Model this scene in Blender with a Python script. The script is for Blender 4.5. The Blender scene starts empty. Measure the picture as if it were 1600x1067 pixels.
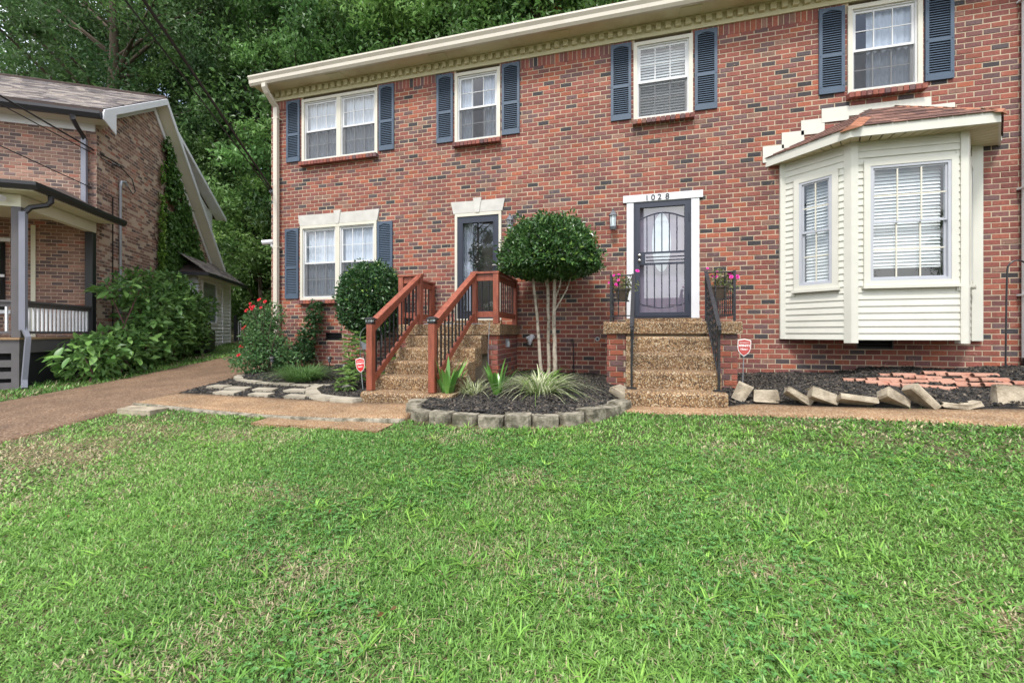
import bpy, math, random
import numpy as np
from mathutils import Vector, Matrix, Euler
RAD = math.radians
scene = bpy.context.scene
col = scene.collection
random.seed(7)
rng = np.random.default_rng(7)

# ---------------------------------------------------------------- camera
cam_d = bpy.data.cameras.new('camera'); cam = bpy.data.objects.new('camera', cam_d); col.objects.link(cam)
cam.location = (0, -7.6, 1.5); cam.rotation_euler = (RAD(90), 0, RAD(15))
cam_d.sensor_width = 36; cam_d.lens = 655/1600*36; cam_d.shift_y = -13.5/1600
cam_d.clip_start = .05; cam_d.clip_end = 1500
scene.camera = cam

# ---------------------------------------------------------------- sky and sun
SUN_EL, SUN_AZ = RAD(58), RAD(188)          # azimuth: compass-like, from +y clockwise
world = bpy.data.worlds.new('World'); scene.world = world; world.use_nodes = True
wn = world.node_tree; wn.nodes.clear()
wo = wn.nodes.new('ShaderNodeOutputWorld'); wb = wn.nodes.new('ShaderNodeBackground')
sky = wn.nodes.new('ShaderNodeTexSky'); sky.sky_type = 'NISHITA'; sky.sun_disc = False
sky.sun_elevation = SUN_EL; sky.sun_rotation = SUN_AZ; sky.air_density = 1.0; sky.dust_density = 1.5
wtc = wn.nodes.new('ShaderNodeTexCoord'); wnz = wn.nodes.new('ShaderNodeTexNoise')
wnz.inputs['Scale'].default_value = 2.6; wnz.inputs['Detail'].default_value = 7; wnz.inputs['Roughness'].default_value = .62
wmr = wn.nodes.new('ShaderNodeMapRange'); wmr.inputs['From Min'].default_value = .42; wmr.inputs['From Max'].default_value = .6
wmr.inputs['To Min'].default_value = .12; wmr.inputs['To Max'].default_value = 1.0
wmx = wn.nodes.new('ShaderNodeMix'); wmx.data_type = 'RGBA'
wmx.inputs[7].default_value = (11.0, 11.0, 11.0, 1)
wn.links.new(wtc.outputs['Generated'], wnz.inputs['Vector']); wn.links.new(wnz.outputs['Fac'], wmr.inputs['Value'])
wn.links.new(wmr.outputs['Result'], wmx.inputs[0]); wn.links.new(sky.outputs['Color'], wmx.inputs[6])
wn.links.new(wmx.outputs[2], wb.inputs['Color']); wb.inputs['Strength'].default_value = .1
wn.links.new(wb.outputs['Background'], wo.inputs['Surface'])
sd = bpy.data.lights.new('sun', 'SUN'); sd.energy = 1.5; sd.angle = RAD(10); sd.color = (1, .965, .91)
sun = bpy.data.objects.new('sun', sd); col.objects.link(sun)
dirv = Vector((math.sin(SUN_AZ)*math.cos(SUN_EL), math.cos(SUN_AZ)*math.cos(SUN_EL), math.sin(SUN_EL)))
sun.rotation_euler = dirv.to_track_quat('Z', 'Y').to_euler(); sun.location = (0, -12, 20)
scene.view_settings.view_transform = 'Standard'; scene.view_settings.look = 'None'
scene.view_settings.exposure = 1.38; scene.view_settings.gamma = 1; scene.view_settings.use_curve_mapping = False
scene.render.engine = 'CYCLES'
scene.cycles.max_bounces = 8; scene.cycles.transparent_max_bounces = 12

# ---------------------------------------------------------------- helpers
def tag(o, label=None, cat=None, group=None, kind=None):
    if label: o['label'] = label
    if cat: o['category'] = cat
    if group: o['group'] = group
    if kind: o['kind'] = kind
    return o
def empty(name, loc, label=None, cat=None, group=None, rz=0):
    o = bpy.data.objects.new(name, None); col.objects.link(o); o.location = loc; o.rotation_euler = (0, 0, rz)
    o.empty_display_size = .1
    return tag(o, label, cat, group)
def off(o):
    p = Vector((0, 0, 0))
    while o: p = p + o.location; o = o.parent
    return np.array(p)
def link(name, me, parent=None, loc=(0, 0, 0), rot=(0, 0, 0), scale=(1, 1, 1)):
    o = bpy.data.objects.new(name, me); col.objects.link(o); o.parent = parent
    o.location = loc; o.rotation_euler = rot; o.scale = scale
    return o
def copy_tree(o, parent=None):
    c = o.copy(); col.objects.link(c); c.parent = parent
    for ch in list(o.children): copy_tree(ch, c)
    return c
def rawmesh(name, V, loops, starts, totals, mats=None, fcol=None, smooth=False):
    me = bpy.data.meshes.new(name)
    me.vertices.add(len(V)); me.vertices.foreach_set('co', np.asarray(V, np.float32).ravel())
    me.loops.add(len(loops)); me.loops.foreach_set('vertex_index', np.asarray(loops, np.int32))
    me.polygons.add(len(starts)); me.polygons.foreach_set('loop_start', np.asarray(starts, np.int32))
    me.polygons.foreach_set('loop_total', np.asarray(totals, np.int32))
    me.update(calc_edges=True); me.validate()
    if fcol is not None:
        a = me.attributes.new('fcol', 'FLOAT_COLOR', 'FACE')
        fc = np.ones((len(starts), 4), np.float32); fc[:, :3] = fcol; a.data.foreach_set('color', fc.ravel())
    me.polygons.foreach_set('use_smooth', np.full(len(starts), bool(smooth)))
    if mats: me.materials.append(mats)
    return me
class MB:
    def __init__(s): s.v = []; s.f = []; s.c = []; s.cur = None
    def add(s, vs, fs, c=None):
        n = len(s.v); s.v += [tuple(map(float, p)) for p in vs]; s.f += [tuple(i+n for i in f) for f in fs]
        s.c += [c if c is not None else s.cur]*len(fs); return s
    def box(s, x0, x1, y0, y1, z0, z1, c=None):
        return s.add([(x, y, z) for z in (z0, z1) for y in (y0, y1) for x in (x0, x1)],
            [(0, 2, 3, 1), (4, 5, 7, 6), (0, 1, 5, 4), (2, 6, 7, 3), (0, 4, 6, 2), (1, 3, 7, 5)], c)
    def bbox(s, x0, x1, y0, y1, z0, z1, b=.006, c=None):      # box with chamfered edges
        xs = (x0, x1); ys = (y0, y1); zs = (z0, z1); vs = []; idx = {}
        for i in (0, 1):
            for j in (0, 1):
                for k in (0, 1):
                    sx = b if i == 0 else -b; sy = b if j == 0 else -b; sz = b if k == 0 else -b
                    for a in range(3):
                        idx[i, j, k, a] = len(vs)
                        vs.append((xs[i]+(sx if a != 0 else 0), ys[j]+(sy if a != 1 else 0), zs[k]+(sz if a != 2 else 0)))
        fs = []
        for i in (0, 1):
            q = [idx[i, j, k, 0] for j, k in ((0, 0), (1, 0), (1, 1), (0, 1))]; fs.append(q if i else q[::-1])
            q = [idx[j, i, k, 1] for j, k in ((0, 0), (0, 1), (1, 1), (1, 0))]; fs.append(q if i else q[::-1])
            q = [idx[j, k, i, 2] for j, k in ((0, 0), (1, 0), (1, 1), (0, 1))]; fs.append(q if i else q[::-1])
        for j in (0, 1):
            for k in (0, 1):
                q = [idx[0, j, k, 1], idx[1, j, k, 1], idx[1, j, k, 2], idx[0, j, k, 2]]; fs.append(q if (j == 0) == (k == 1) else q[::-1])
                q = [idx[j, 0, k, 2], idx[j, 1, k, 2], idx[j, 1, k, 0], idx[j, 0, k, 0]]; fs.append(q if (j == 0) == (k == 1) else q[::-1])
                q = [idx[j, k, 0, 0], idx[j, k, 1, 0], idx[j, k, 1, 1], idx[j, k, 0, 1]]; fs.append(q if (j == 0) == (k == 1) else q[::-1])
        for i in (0, 1):
            for j in (0, 1):
                for k in (0, 1):
                    q = [idx[i, j, k, a] for a in range(3)]; fs.append(q if (i+j+k) % 2 else q[::-1])
        return s.add(vs, fs, c)
    def prism(s, poly, vec, c=None):
        n = len(poly); p = [Vector(q) for q in poly]; v = Vector(vec)
        nrm = Vector((0, 0, 0))
        for i in range(n): nrm += p[i].cross(p[(i+1) % n])
        if nrm.dot(v) > 0: p = p[::-1]
        return s.add([tuple(q) for q in p]+[tuple(q+v) for q in p],
            [tuple(range(n)), tuple(range(2*n-1, n-1, -1))]+[(i, n+i, n+(i+1) % n, (i+1) % n) for i in range(n)], c)
    def tube(s, pts, r, n=6, c=None, cap=True):
        pts = [Vector(p) for p in pts]; m = len(pts); rs = r if isinstance(r, (list, tuple)) else [r]*m
        vs = []; up = Vector((0, 0, 1))
        t0 = (pts[1]-pts[0]).normalized()
        a = t0.orthogonal().normalized() if abs(t0.z) > .9 else t0.cross(up).normalized()
        for i, p in enumerate(pts):
            t = ((pts[min(i+1, m-1)]-pts[max(i-1, 0)])).normalized()
            a = (a-t*a.dot(t)).normalized(); b = t.cross(a)
            for k in range(n):
                an = 2*math.pi*k/n+ (math.pi/n); vs.append(tuple(p+(a*math.cos(an)+b*math.sin(an))*rs[i]))
        fs = [(i*n+k, i*n+(k+1) % n, (i+1)*n+(k+1) % n, (i+1)*n+k) for i in range(m-1) for k in range(n)]
        if cap: fs += [tuple(range(n-1, -1, -1)), tuple(range((m-1)*n, m*n))]
        return s.add(vs, fs, c)
    def lathe(s, prof, c0=(0, 0, 0), n=12, c=None, sx=1, sy=1):
        vs = [(c0[0]+r*math.cos(2*math.pi*k/n)*sx, c0[1]+r*math.sin(2*math.pi*k/n)*sy, c0[2]+z) for r, z in prof for k in range(n)]
        m = len(prof)
        fs = [(i*n+k, i*n+(k+1) % n, (i+1)*n+(k+1) % n, (i+1)*n+k) for i in range(m-1) for k in range(n)]
        fs += [tuple(range(n-1, -1, -1)), tuple(range((m-1)*n, m*n))]
        return s.add(vs, fs, c)
    def grid(s, P):                                        # P[i][j] points
        ni = len(P); nj = len(P[0])
        return s.add([p for row in P for p in row], [(i*nj+j, (i+1)*nj+j, (i+1)*nj+j+1, i*nj+j+1) for i in range(ni-1) for j in range(nj-1)])
    def xform(s, M):
        s.v = [tuple(M @ Vector(p)) for p in s.v]; return s
    def mesh(s, name, mat=None, smooth=False, d=None):
        V = np.array(s.v, float)
        if d is not None: V = V-np.asarray(d)
        lo = [i for f in s.f for i in f]; tot = [len(f) for f in s.f]; st = np.concatenate([[0], np.cumsum(tot)[:-1]])
        fc = np.array(s.c, float) if s.c and s.c[0] is not None else None
        return rawmesh(name, V, lo, st, tot, mat, fc, smooth)
    def build(s, name, mat, parent=None, local=False, smooth=False):
        if parent is not None:
            return link(name, s.mesh(name, mat, smooth, None if local else off(parent)), parent)
        V = np.array(s.v); c = np.array([(V[:, 0].min()+V[:, 0].max())/2, (V[:, 1].min()+V[:, 1].max())/2, V[:, 2].min()])
        return link(name, s.mesh(name, mat, smooth, c), None, c)
def box(name, mat, parent, *a, **k): return MB().box(*a).build(name, mat, parent, **k)
def ring(x0, x1, z0, z1, w, y0, y1, wb=None, wt=None):        # rectangular frame in the xz plane, butted
    m = MB(); wb = w if wb is None else wb; wt = w if wt is None else wt
    m.box(x0, x0+w, y0, y1, z0, z1); m.box(x1-w, x1, y0, y1, z0, z1)
    m.box(x0+w, x1-w, y0, y1, z0, z0+wb); m.box(x0+w, x1-w, y0, y1, z1-wt, z1); return m

# ---------------------------------------------------------------- ground height
CP = np.array([(0,-6.5,.28),(3.5,-6,.36),(-4,-6.2,.2),(.5,-2.55,.61),(3.8,-2.4,.74),(-3.3,-2.85,.55),(-1.1,-3.7,.55),(-6.3,-2.9,.55),(-6.4,-4.6,.37),(-9.5,-3.3,.42),(-3,-3.8,.52),(3,-3.3,.66),
(-5.8,0,.74),(-1,0,.73),(2.9,0,.84),(5.1,0,.94),(-7.5,0,.73),(-8.4,.3,.72),(-10.4,.5,.72),(-12,-2.6,.5),(-11.8,-.7,.62),(-14,4,1.0),(-16,7,1.25),(-9.7,4,1.05),
(8,-2.5,.9),(9,0,1.1),(8,-6.5,.55),(-8,-6.5,.16),(-12.5,-6,.25),(-17,-3,.55),(-10,9,1.6),(-20,8,1.5),(-12,16,3),(0,16,3),(12,16,3),(-25,18,3),(0,30,6),(-25,32,6.5),(22,30,6),
(0,-9,.02),(0,-14,-.25),(-14,-14,-.25),(14,-14,0),(0,-40,-.4),(-40,-40,-.4),(40,-40,-.2),(-45,0,1.2),(45,0,2.2),(-55,40,8),(55,40,8),(0,58,11)], float)
def _k(d2): return np.where(d2 > 0, d2*np.log(np.maximum(d2, 1e-12)), 0)
_P = CP[:, :2]/10; _n = len(CP)
_K = _k(((_P[:, None]-_P[None])**2).sum(-1))+np.eye(_n)*1e-3
_B = np.hstack([np.ones((_n, 1)), _P]); _M = np.block([[_K, _B], [_B.T, np.zeros((3, 3))]])
_S = np.linalg.solve(_M, np.concatenate([CP[:, 2], np.zeros(3)]))
def g(x, y):
    x = np.clip(np.asarray(x, float), -55, 55)/10; y = np.clip(np.asarray(y, float), -40, 58)/10
    d2 = (x[..., None]-_P[:, 0])**2+(y[..., None]-_P[:, 1])**2
    return _k(d2) @ _S[:_n]+_S[_n]+_S[_n+1]*x+_S[_n+2]*y
def gz(x, y): return float(g(np.array([x]), np.array([y]))[0])
def vnoise(x, y, s, seed=0):                                # cheap smooth value noise
    r = np.random.default_rng(seed); T = r.random((64, 64)); x = np.asarray(x)*s+100; y = np.asarray(y)*s+100
    i = np.floor(x).astype(int); j = np.floor(y).astype(int); fx = x-i; fy = y-j
    fx = fx*fx*(3-2*fx); fy = fy*fy*(3-2*fy); w = lambda a, b: T[a % 64, b % 64]
    return (w(i, j)*(1-fx)+w(i+1, j)*fx)*(1-fy)+(w(i, j+1)*(1-fx)+w(i+1, j+1)*fx)*fy
def inpoly(x, y, poly):
    c = np.zeros(np.shape(x), bool); n = len(poly)
    for i in range(n):
        x0, y0 = poly[i]; x1, y1 = poly[(i+1) % n]
        if y0 == y1: continue
        c ^= ((y0 > y) != (y1 > y)) & (x < (x1-x0)*(y-y0)/(y1-y0)+x0)
    return c

# ---------------------------------------------------------------- materials
def srgb(r, g_, b):
    return tuple(((c/255)/12.92 if c/255 <= .04045 else ((c/255+.055)/1.055)**2.4) for c in (r, g_, b))
def mat(name, base=(.5, .5, .5), rough=.6, var=0., vscale=6., bump=0., bscale=60., src=None, c2=None, c2scale=2.5, c2lo=.5, c2hi=.7,
        spec=.5, metal=0., translucent=0., detail=5, stain=0., stretch=None):
    m = bpy.data.materials.new(name); m.use_nodes = True; nt = m.node_tree; N = nt.nodes; L = nt.links
    b = N['Principled BSDF']; out = N['Material Output']
    b.inputs['Roughness'].default_value = rough; b.inputs['Metallic'].default_value = metal
    b.inputs['Specular IOR Level'].default_value = spec
    tc = N.new('ShaderNodeNewGeometry'); pos = tc.outputs['Position']
    if stretch:
        mp = N.new('ShaderNodeMapping'); mp.inputs['Scale'].default_value = stretch; L.new(pos, mp.inputs['Vector']); pos = mp.outputs['Vector']
    if src == 'attr':
        a = N.new('ShaderNodeAttribute'); a.attribute_name = 'fcol'; c = a.outputs['Color']
    elif src == 'obj':
        a = N.new('ShaderNodeObjectInfo'); c = a.outputs['Color']
    else:
        a = N.new('ShaderNodeRGB'); a.outputs[0].default_value = (*base, 1); c = a.outputs[0]
    if c2 is not None:
        nz = N.new('ShaderNodeTexNoise'); nz.inputs['Scale'].default_value = c2scale; nz.inputs['Detail'].default_value = 6; nz.inputs['Roughness'].default_value = .65
        L.new(pos, nz.inputs['Vector'])
        mr = N.new('ShaderNodeMapRange'); mr.inputs['From Min'].default_value = c2lo; mr.inputs['From Max'].default_value = c2hi
        L.new(nz.outputs['Fac'], mr.inputs['Value'])
        mx = N.new('ShaderNodeMix'); mx.data_type = 'RGBA'; L.new(mr.outputs['Result'], mx.inputs[0]); L.new(c, mx.inputs[6]); mx.inputs[7].default_value = (*c2, 1); c = mx.outputs[2]
    if var:
        nz = N.new('ShaderNodeTexNoise'); nz.inputs['Scale'].default_value = vscale; nz.inputs['Detail'].default_value = detail; L.new(pos, nz.inputs['Vector'])
        mr = N.new('ShaderNodeMapRange'); mr.inputs['From Min'].default_value = .25; mr.inputs['From Max'].default_value = .75
        mr.inputs['To Min'].default_value = 1-var; mr.inputs['To Max'].default_value = 1+var; L.new(nz.outputs['Fac'], mr.inputs['Value'])
        vm = N.new('ShaderNodeVectorMath'); vm.operation = 'SCALE'; L.new(c, vm.inputs[0]); L.new(mr.outputs['Result'], vm.inputs['Scale']); c = vm.outputs[0]
    if stain:
        nz = N.new('ShaderNodeTexNoise'); nz.inputs['Scale'].default_value = .8; nz.inputs['Detail'].default_value = 8; nz.inputs['Roughness'].default_value = .7; L.new(tc.outputs['Position'], nz.inputs['Vector'])
        mr = N.new('ShaderNodeMapRange'); mr.inputs['From Min'].default_value = .3; mr.inputs['From Max'].default_value = .7; mr.inputs['To Min'].default_value = 1-stain; mr.inputs['To Max'].default_value = 1+stain*.7; L.new(nz.outputs['Fac'], mr.inputs['Value'])
        vm = N.new('ShaderNodeVectorMath'); vm.operation = 'SCALE'; L.new(c, vm.inputs[0]); L.new(mr.outputs['Result'], vm.inputs['Scale']); c = vm.outputs[0]
    L.new(c, b.inputs['Base Color'])
    if bump:
        nz = N.new('ShaderNodeTexNoise'); nz.inputs['Scale'].default_value = bscale; nz.inputs['Detail'].default_value = 4; L.new(pos, nz.inputs['Vector'])
        bp = N.new('ShaderNodeBump'); bp.inputs['Strength'].default_value = bump; bp.inputs['Distance'].default_value = .01
        L.new(nz.outputs['Fac'], bp.inputs['Height']); L.new(bp.outputs['Normal'], b.inputs['Normal'])
    if translucent:
        tr = N.new('ShaderNodeBsdfTranslucent'); L.new(c, tr.inputs['Color']); ms = N.new('ShaderNodeMixShader'); ms.inputs[0].default_value = translucent
        L.new(b.outputs[0], ms.inputs[1]); L.new(tr.outputs[0], ms.inputs[2]); L.new(ms.outputs[0], out.inputs['Surface'])
    return m
def mat_aggregate(name, cols, scale=75, rough=.75, dark=.0, moss=None):
    m = bpy.data.materials.new(name); m.use_nodes = True; nt = m.node_tree; N = nt.nodes; L = nt.links; b = N['Principled BSDF']
    b.inputs['Roughness'].default_value = rough
    geo = N.new('ShaderNodeNewGeometry'); vo = N.new('ShaderNodeTexVoronoi'); vo.inputs['Scale'].default_value = scale; L.new(geo.outputs['Position'], vo.inputs['Vector'])
    sp = N.new('ShaderNodeSeparateColor'); L.new(vo.outputs['Color'], sp.inputs[0])
    cr = N.new('ShaderNodeValToRGB'); cr.color_ramp.interpolation = 'CONSTANT'
    for i, c in enumerate(cols):
        e = cr.color_ramp.elements[i] if i < 2 else cr.color_ramp.elements.new(i/len(cols)); e.position = i/len(cols); e.color = (*c, 1)
    L.new(sp.outputs[0], cr.inputs[0])
    mr = N.new('ShaderNodeMapRange'); mr.inputs['From Min'].default_value = .0; mr.inputs['From Max'].default_value = .75/1.0
    mr.inputs['To Min'].default_value = 1.12; mr.inputs['To Max'].default_value = .55; L.new(vo.outputs['Distance'], mr.inputs['Value'])
    nz = N.new('ShaderNodeTexNoise'); nz.inputs['Scale'].default_value = 2.2; nz.inputs['Detail'].default_value = 6; L.new(geo.outputs['Position'], nz.inputs['Vector'])
    m2 = N.new('ShaderNodeMapRange'); m2.inputs['From Min'].default_value = .3; m2.inputs['From Max'].default_value = .7; m2.inputs['To Min'].default_value = .72-dark; m2.inputs['To Max'].default_value = 1.2-dark; L.new(nz.outputs['Fac'], m2.inputs['Value'])
    mu = N.new('ShaderNodeMath'); mu.operation = 'MULTIPLY'; L.new(mr.outputs['Result'], mu.inputs[0]); L.new(m2.outputs['Result'], mu.inputs[1])
    vm = N.new('ShaderNodeVectorMath'); vm.operation = 'SCALE'; L.new(cr.outputs[0], vm.inputs[0]); L.new(mu.outputs[0], vm.inputs['Scale']); L.new(vm.outputs[0], b.inputs['Base Color'])
    bp = N.new('ShaderNodeBump'); bp.inputs['Strength'].default_value = .8; bp.inputs['Distance'].default_value = .006; bp.invert = True
    L.new(vo.outputs['Distance'], bp.inputs['Height']); L.new(bp.outputs['Normal'], b.inputs['Normal'])
    return m
def mat_glass(name, tint=(.96, .98, .98), refl=1.0, ior=2.0):
    m = bpy.data.materials.new(name); m.use_nodes = True; nt = m.node_tree; N = nt.nodes; L = nt.links; N.remove(N['Principled BSDF'])
    tr = N.new('ShaderNodeBsdfTransparent'); tr.inputs['Color'].default_value = (*tint, 1); gl = N.new('ShaderNodeBsdfGlossy'); gl.inputs['Roughness'].default_value = .012
    fr = N.new('ShaderNodeLayerWeight'); fr.inputs['Blend'].default_value = .5; f0 = ((ior-1)/(ior+1))**2*refl      # Schlick, the same from both sides
    pw = N.new('ShaderNodeMath'); pw.operation = 'POWER'; pw.inputs[1].default_value = 5; L.new(fr.outputs['Facing'], pw.inputs[0])
    mu = N.new('ShaderNodeMath'); mu.operation = 'MULTIPLY_ADD'; mu.inputs[1].default_value = 1-f0; mu.inputs[2].default_value = f0; L.new(pw.outputs[0], mu.inputs[0])
    ms = N.new('ShaderNodeMixShader'); L.new(mu.outputs[0], ms.inputs[0]); L.new(tr.outputs[0], ms.inputs[1]); L.new(gl.outputs[0], ms.inputs[2]); L.new(ms.outputs[0], N['Material Output'].inputs['Surface'])
    return m
def mat_sheer(name, colr, alpha):                           # insect screen or thin cloth
    m = bpy.data.materials.new(name); m.use_nodes = True; nt = m.node_tree; N = nt.nodes; L = nt.links; b = N['Principled BSDF']
    b.inputs['Base Color'].default_value = (*colr, 1); b.inputs['Roughness'].default_value = .8; b.inputs['Alpha'].default_value = alpha
    return m
M = {}
M['brick'] = mat('brick_joined', rough=.85, var=.22, vscale=38, bump=.5, bscale=120, src='attr', stain=.25, c2=srgb(172, 142, 122), c2scale=16, c2lo=.6, c2hi=.8)
M['brick1'] = mat('brick_single', rough=.85, var=.22, vscale=38, bump=.5, bscale=120, src='obj', stain=.25, c2=srgb(172, 142, 122), c2scale=16, c2lo=.6, c2hi=.8)
M['mortar'] = mat('mortar', srgb(176, 159, 137), .9, .2, 5, .3, 150, stain=.15)
M['mortar_n'] = mat('mortar_neighbour', srgb(180, 160, 142), .9, .15, 5, .3, 150)
M['cream'] = mat('cream_paint', srgb(200, 196, 182), .5, .04, 3, .05, 40, c2=srgb(184, 177, 158), c2scale=1.6, c2lo=.55, c2hi=.85)
M['trim'] = mat('frieze_shade_cream', srgb(196, 189, 156), .5, .05, 3, .05, 40, c2=srgb(186, 178, 142), c2scale=1.6, c2lo=.55, c2hi=.85)  # cream with the yellowish tone of the eave shade put into the colour
M['soffit'] = mat('soffit_paint', srgb(204, 195, 166), .6, .06, 3, c2=srgb(176, 160, 130), c2scale=1.3, c2lo=.5, c2hi=.75)
M['gutter'] = mat('gutter_metal', srgb(198, 190, 176), .4, .04, 3, c2=srgb(180, 168, 150), c2scale=2.2, c2lo=.58, c2hi=.8)
M['vinyl'] = mat('cream_vinyl', srgb(200, 199, 188), .42, .05, 3, .05, 30, stain=.05)
M['white'] = mat('white_paint', srgb(206, 207, 211), .45, .03, 3)
M['sash'] = mat('white_sash', srgb(204, 205, 206), .4, .03, 3)
M['alu'] = mat('lavender_aluminium', srgb(172, 175, 182), .4, .05, 6)
M['shutter'] = mat('slate_blue_shutter', srgb(66, 82, 100), .55, .1, 4, .1, 60)
M['navy'] = mat('navy_metal', srgb(42, 48, 62), .4, .08, 4)
M['black'] = mat('black_metal', (.012, .012, .014), .42, .2, 12)
M['iron'] = mat('black_iron', (.014, .014, .016), .45, .3, 20, .2, 70, c2=(.03, .03, .04), c2scale=9)
M['glass'] = mat_glass('window_glass')
M['glass_dark'] = mat_glass('door_glass', (.9, .91, .93), 1.1, 2.3)
M['screen'] = mat_sheer('insect_screen', (.06, .065, .075), .33)
M['curtain'] = mat('white_curtain', srgb(182, 190, 204), .9, .06, 3)
M['blind'] = mat('blind_slats', srgb(228, 232, 234), .5, .04, 3, translucent=.15)
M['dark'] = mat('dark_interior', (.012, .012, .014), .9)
M['stone'] = mat('limestone', srgb(188, 186, 180), .8, .12, 6, .25, 90)
M['wood'] = mat('red_stained_wood', srgb(140, 76, 56), .5, .28, 3.2, .25, 40, c2=srgb(110, 54, 40), c2scale=3, c2lo=.45, c2hi=.75, stretch=(6, 6, 1.2))
M['agg'] = mat_aggregate('exposed_aggregate', [srgb(138, 106, 70), srgb(158, 127, 90), srgb(110, 80, 52), srgb(188, 170, 142), srgb(128, 94, 62), srgb(80, 60, 42), srgb(170, 140, 102)], 78)
M['agg_walk'] = mat_aggregate('aggregate_walk', [srgb(156, 122, 88), srgb(176, 144, 108), srgb(134, 100, 68), srgb(190, 168, 138), srgb(146, 110, 76), srgb(164, 130, 94)], 90)
M['agg_drive'] = mat_aggregate('aggregate_drive', [srgb(128, 98, 74), srgb(146, 116, 90), srgb(108, 82, 60), srgb(158, 134, 110), srgb(118, 90, 66), srgb(96, 73, 55)], 70)
M['concrete'] = mat('weathered_concrete', srgb(164, 153, 134), .9, .3, 9, .8, 50, c2=srgb(108, 96, 78), c2scale=5, c2lo=.45, c2hi=.7)
M['block'] = mat('edging_concrete', srgb(140, 133, 118), .9, .35, 11, 1., 45, c2=srgb(82, 78, 64), c2scale=9, c2lo=.42, c2hi=.6)
M['slab'] = mat('pale_paver', srgb(158, 150, 134), .85, .18, 6, .4, 80, c2=srgb(122, 114, 98), c2scale=4, c2lo=.5, c2hi=.75)
M['terra'] = mat('terracotta', srgb(160, 120, 102), .85, .18, 9, .3, 80, c2=srgb(150, 92, 72), c2scale=6)
M['mulch'] = mat('black_mulch', (.012, .011, .010), .95, .5, 25, 1., 60, c2=(.035, .024, .017), c2scale=7, c2lo=.5, c2hi=.7)
M['chip'] = mat('mulch_chips', rough=.85, var=.3, vscale=30, src='attr')
M['soil'] = mat('lawn_soil', srgb(70, 70, 40), .95, .35, 6, .6, 40, c2=srgb(112, 94, 66), c2scale=2.4, c2lo=.5, c2hi=.72)
M['grass'] = mat('grass_blades', rough=.5, src='attr', translucent=.25, spec=.3)
M['leaf'] = mat('leaves', rough=.42, src='attr', translucent=.4, spec=.4)
M['leaf_gloss'] = mat('glossy_leaves', rough=.28, src='attr', translucent=.12, spec=.55)
M['bark'] = mat('bark', srgb(92, 80, 68), .9, .3, 6, .8, 30, stretch=(4, 4, 1))
M['bark_pale'] = mat('pale_bark', srgb(168, 158, 142), .85, .25, 12, .5, 50, c2=srgb(108, 98, 84), c2scale=14, c2lo=.52, c2hi=.64)
M['shingle'] = mat('shingle_grey', rough=.95, var=.2, vscale=60, bump=.4, bscale=200, src='attr')
M['shingle_red'] = mat('shingle_redbrown', rough=.95, var=.25, vscale=50, bump=.4, bscale=200, src='obj')
M['roof'] = mat('roof_deck', srgb(70, 58, 54), .95, .2, 10)
M['copper'] = mat('copper_hip', srgb(150, 98, 72), .7, .2, 8)
M['petal_red'] = mat('red_petals', srgb(200, 24, 40), .6, .15, 40, translucent=.25)
M['petal_pink'] = mat('pink_petals', srgb(226, 60, 170), .6, .15, 40, translucent=.25)
M['sign_red'] = mat('sign_red', srgb(206, 38, 44), .45)
M['sign_faded'] = mat('sign_faded_red', srgb(176, 74, 70), .55)
M['sign_white'] = mat('sign_white', srgb(238, 236, 232), .45)
M['gray_paint'] = mat('dark_grey_paint', srgb(92, 88, 90), .6, .1, 4, .1, 60)
M['gray_blue'] = mat('grey_blue_metal', srgb(128, 130, 142), .4, .06, 4)
M['charcoal'] = mat('charcoal_metal', srgb(44, 44, 48), .4, .08, 5)
M['white_n'] = mat('neighbour_white', srgb(228, 230, 235), .5, .04, 3)
M['cream_n'] = mat('neighbour_cream', srgb(214, 212, 192), .55, .05, 3)
M['galv'] = mat('galvanised', srgb(168, 172, 178), .35, .1, 8, metal=.6)
M['deck'] = mat('deck_edge', srgb(150, 122, 92), .8, .15, 8)
M['lav_door'] = mat('lavender_door', srgb(138, 130, 148), .5, .03, 3)
M['frost'] = mat('frosted_glass', srgb(214, 226, 230), .35, .08, 20)
M['pewter'] = mat('pewter_lantern', srgb(112, 116, 122), .4, .2, 14, metal=.4)
M['chrome'] = mat('satin_metal', srgb(200, 196, 190), .25, metal=.9)
M['pot'] = mat('brown_pot', srgb(66, 54, 44), .5, .1, 8)
M['rubber'] = mat('black_plastic', (.015, .015, .016), .4)
M['rock'] = mat('pale_rock', srgb(176, 172, 166), .85, .2, 14, .6, 60)

# ================================================================ GROUND
def axis(lo, hi, fine_lo, fine_hi, d):
    a = list(np.arange(fine_lo, fine_hi+1e-6, d)); s = d
    while a[-1] < hi: s *= 1.35; a.append(min(a[-1]+s, hi))
    s = d
    while a[0] > lo: s *= 1.35; a.insert(0, max(a[0]-s, lo))
    return np.array(a)
def sheet(name, X, Y, Z, m, parent=None, kind='structure'):
    ni, nj = X.shape; V = np.stack([X, Y, Z], -1).reshape(-1, 3)
    I, J = np.meshgrid(np.arange(ni-1), np.arange(nj-1), indexing='ij'); a = I*nj+J
    Q = np.stack([a, a+nj, a+nj+1, a+1], -1).reshape(-1, 4)
    nrm = np.cross(V[Q[0, 1]]-V[Q[0, 0]], V[Q[0, 3]]-V[Q[0, 0]])
    if nrm[2] < 0: Q = Q[:, ::-1]
    me = rawmesh(name, V, Q.ravel(), np.arange(len(Q))*4, np.full(len(Q), 4), m, None, True)
    return tag(link(name, me, parent), kind=kind)
ax = axis(-300, 300, -13, 9, .22); ay = axis(-300, 300, -8, 6, .22)
X, Y = np.meshgrid(ax, ay, indexing='ij')
Zg = g(X, Y)
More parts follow.
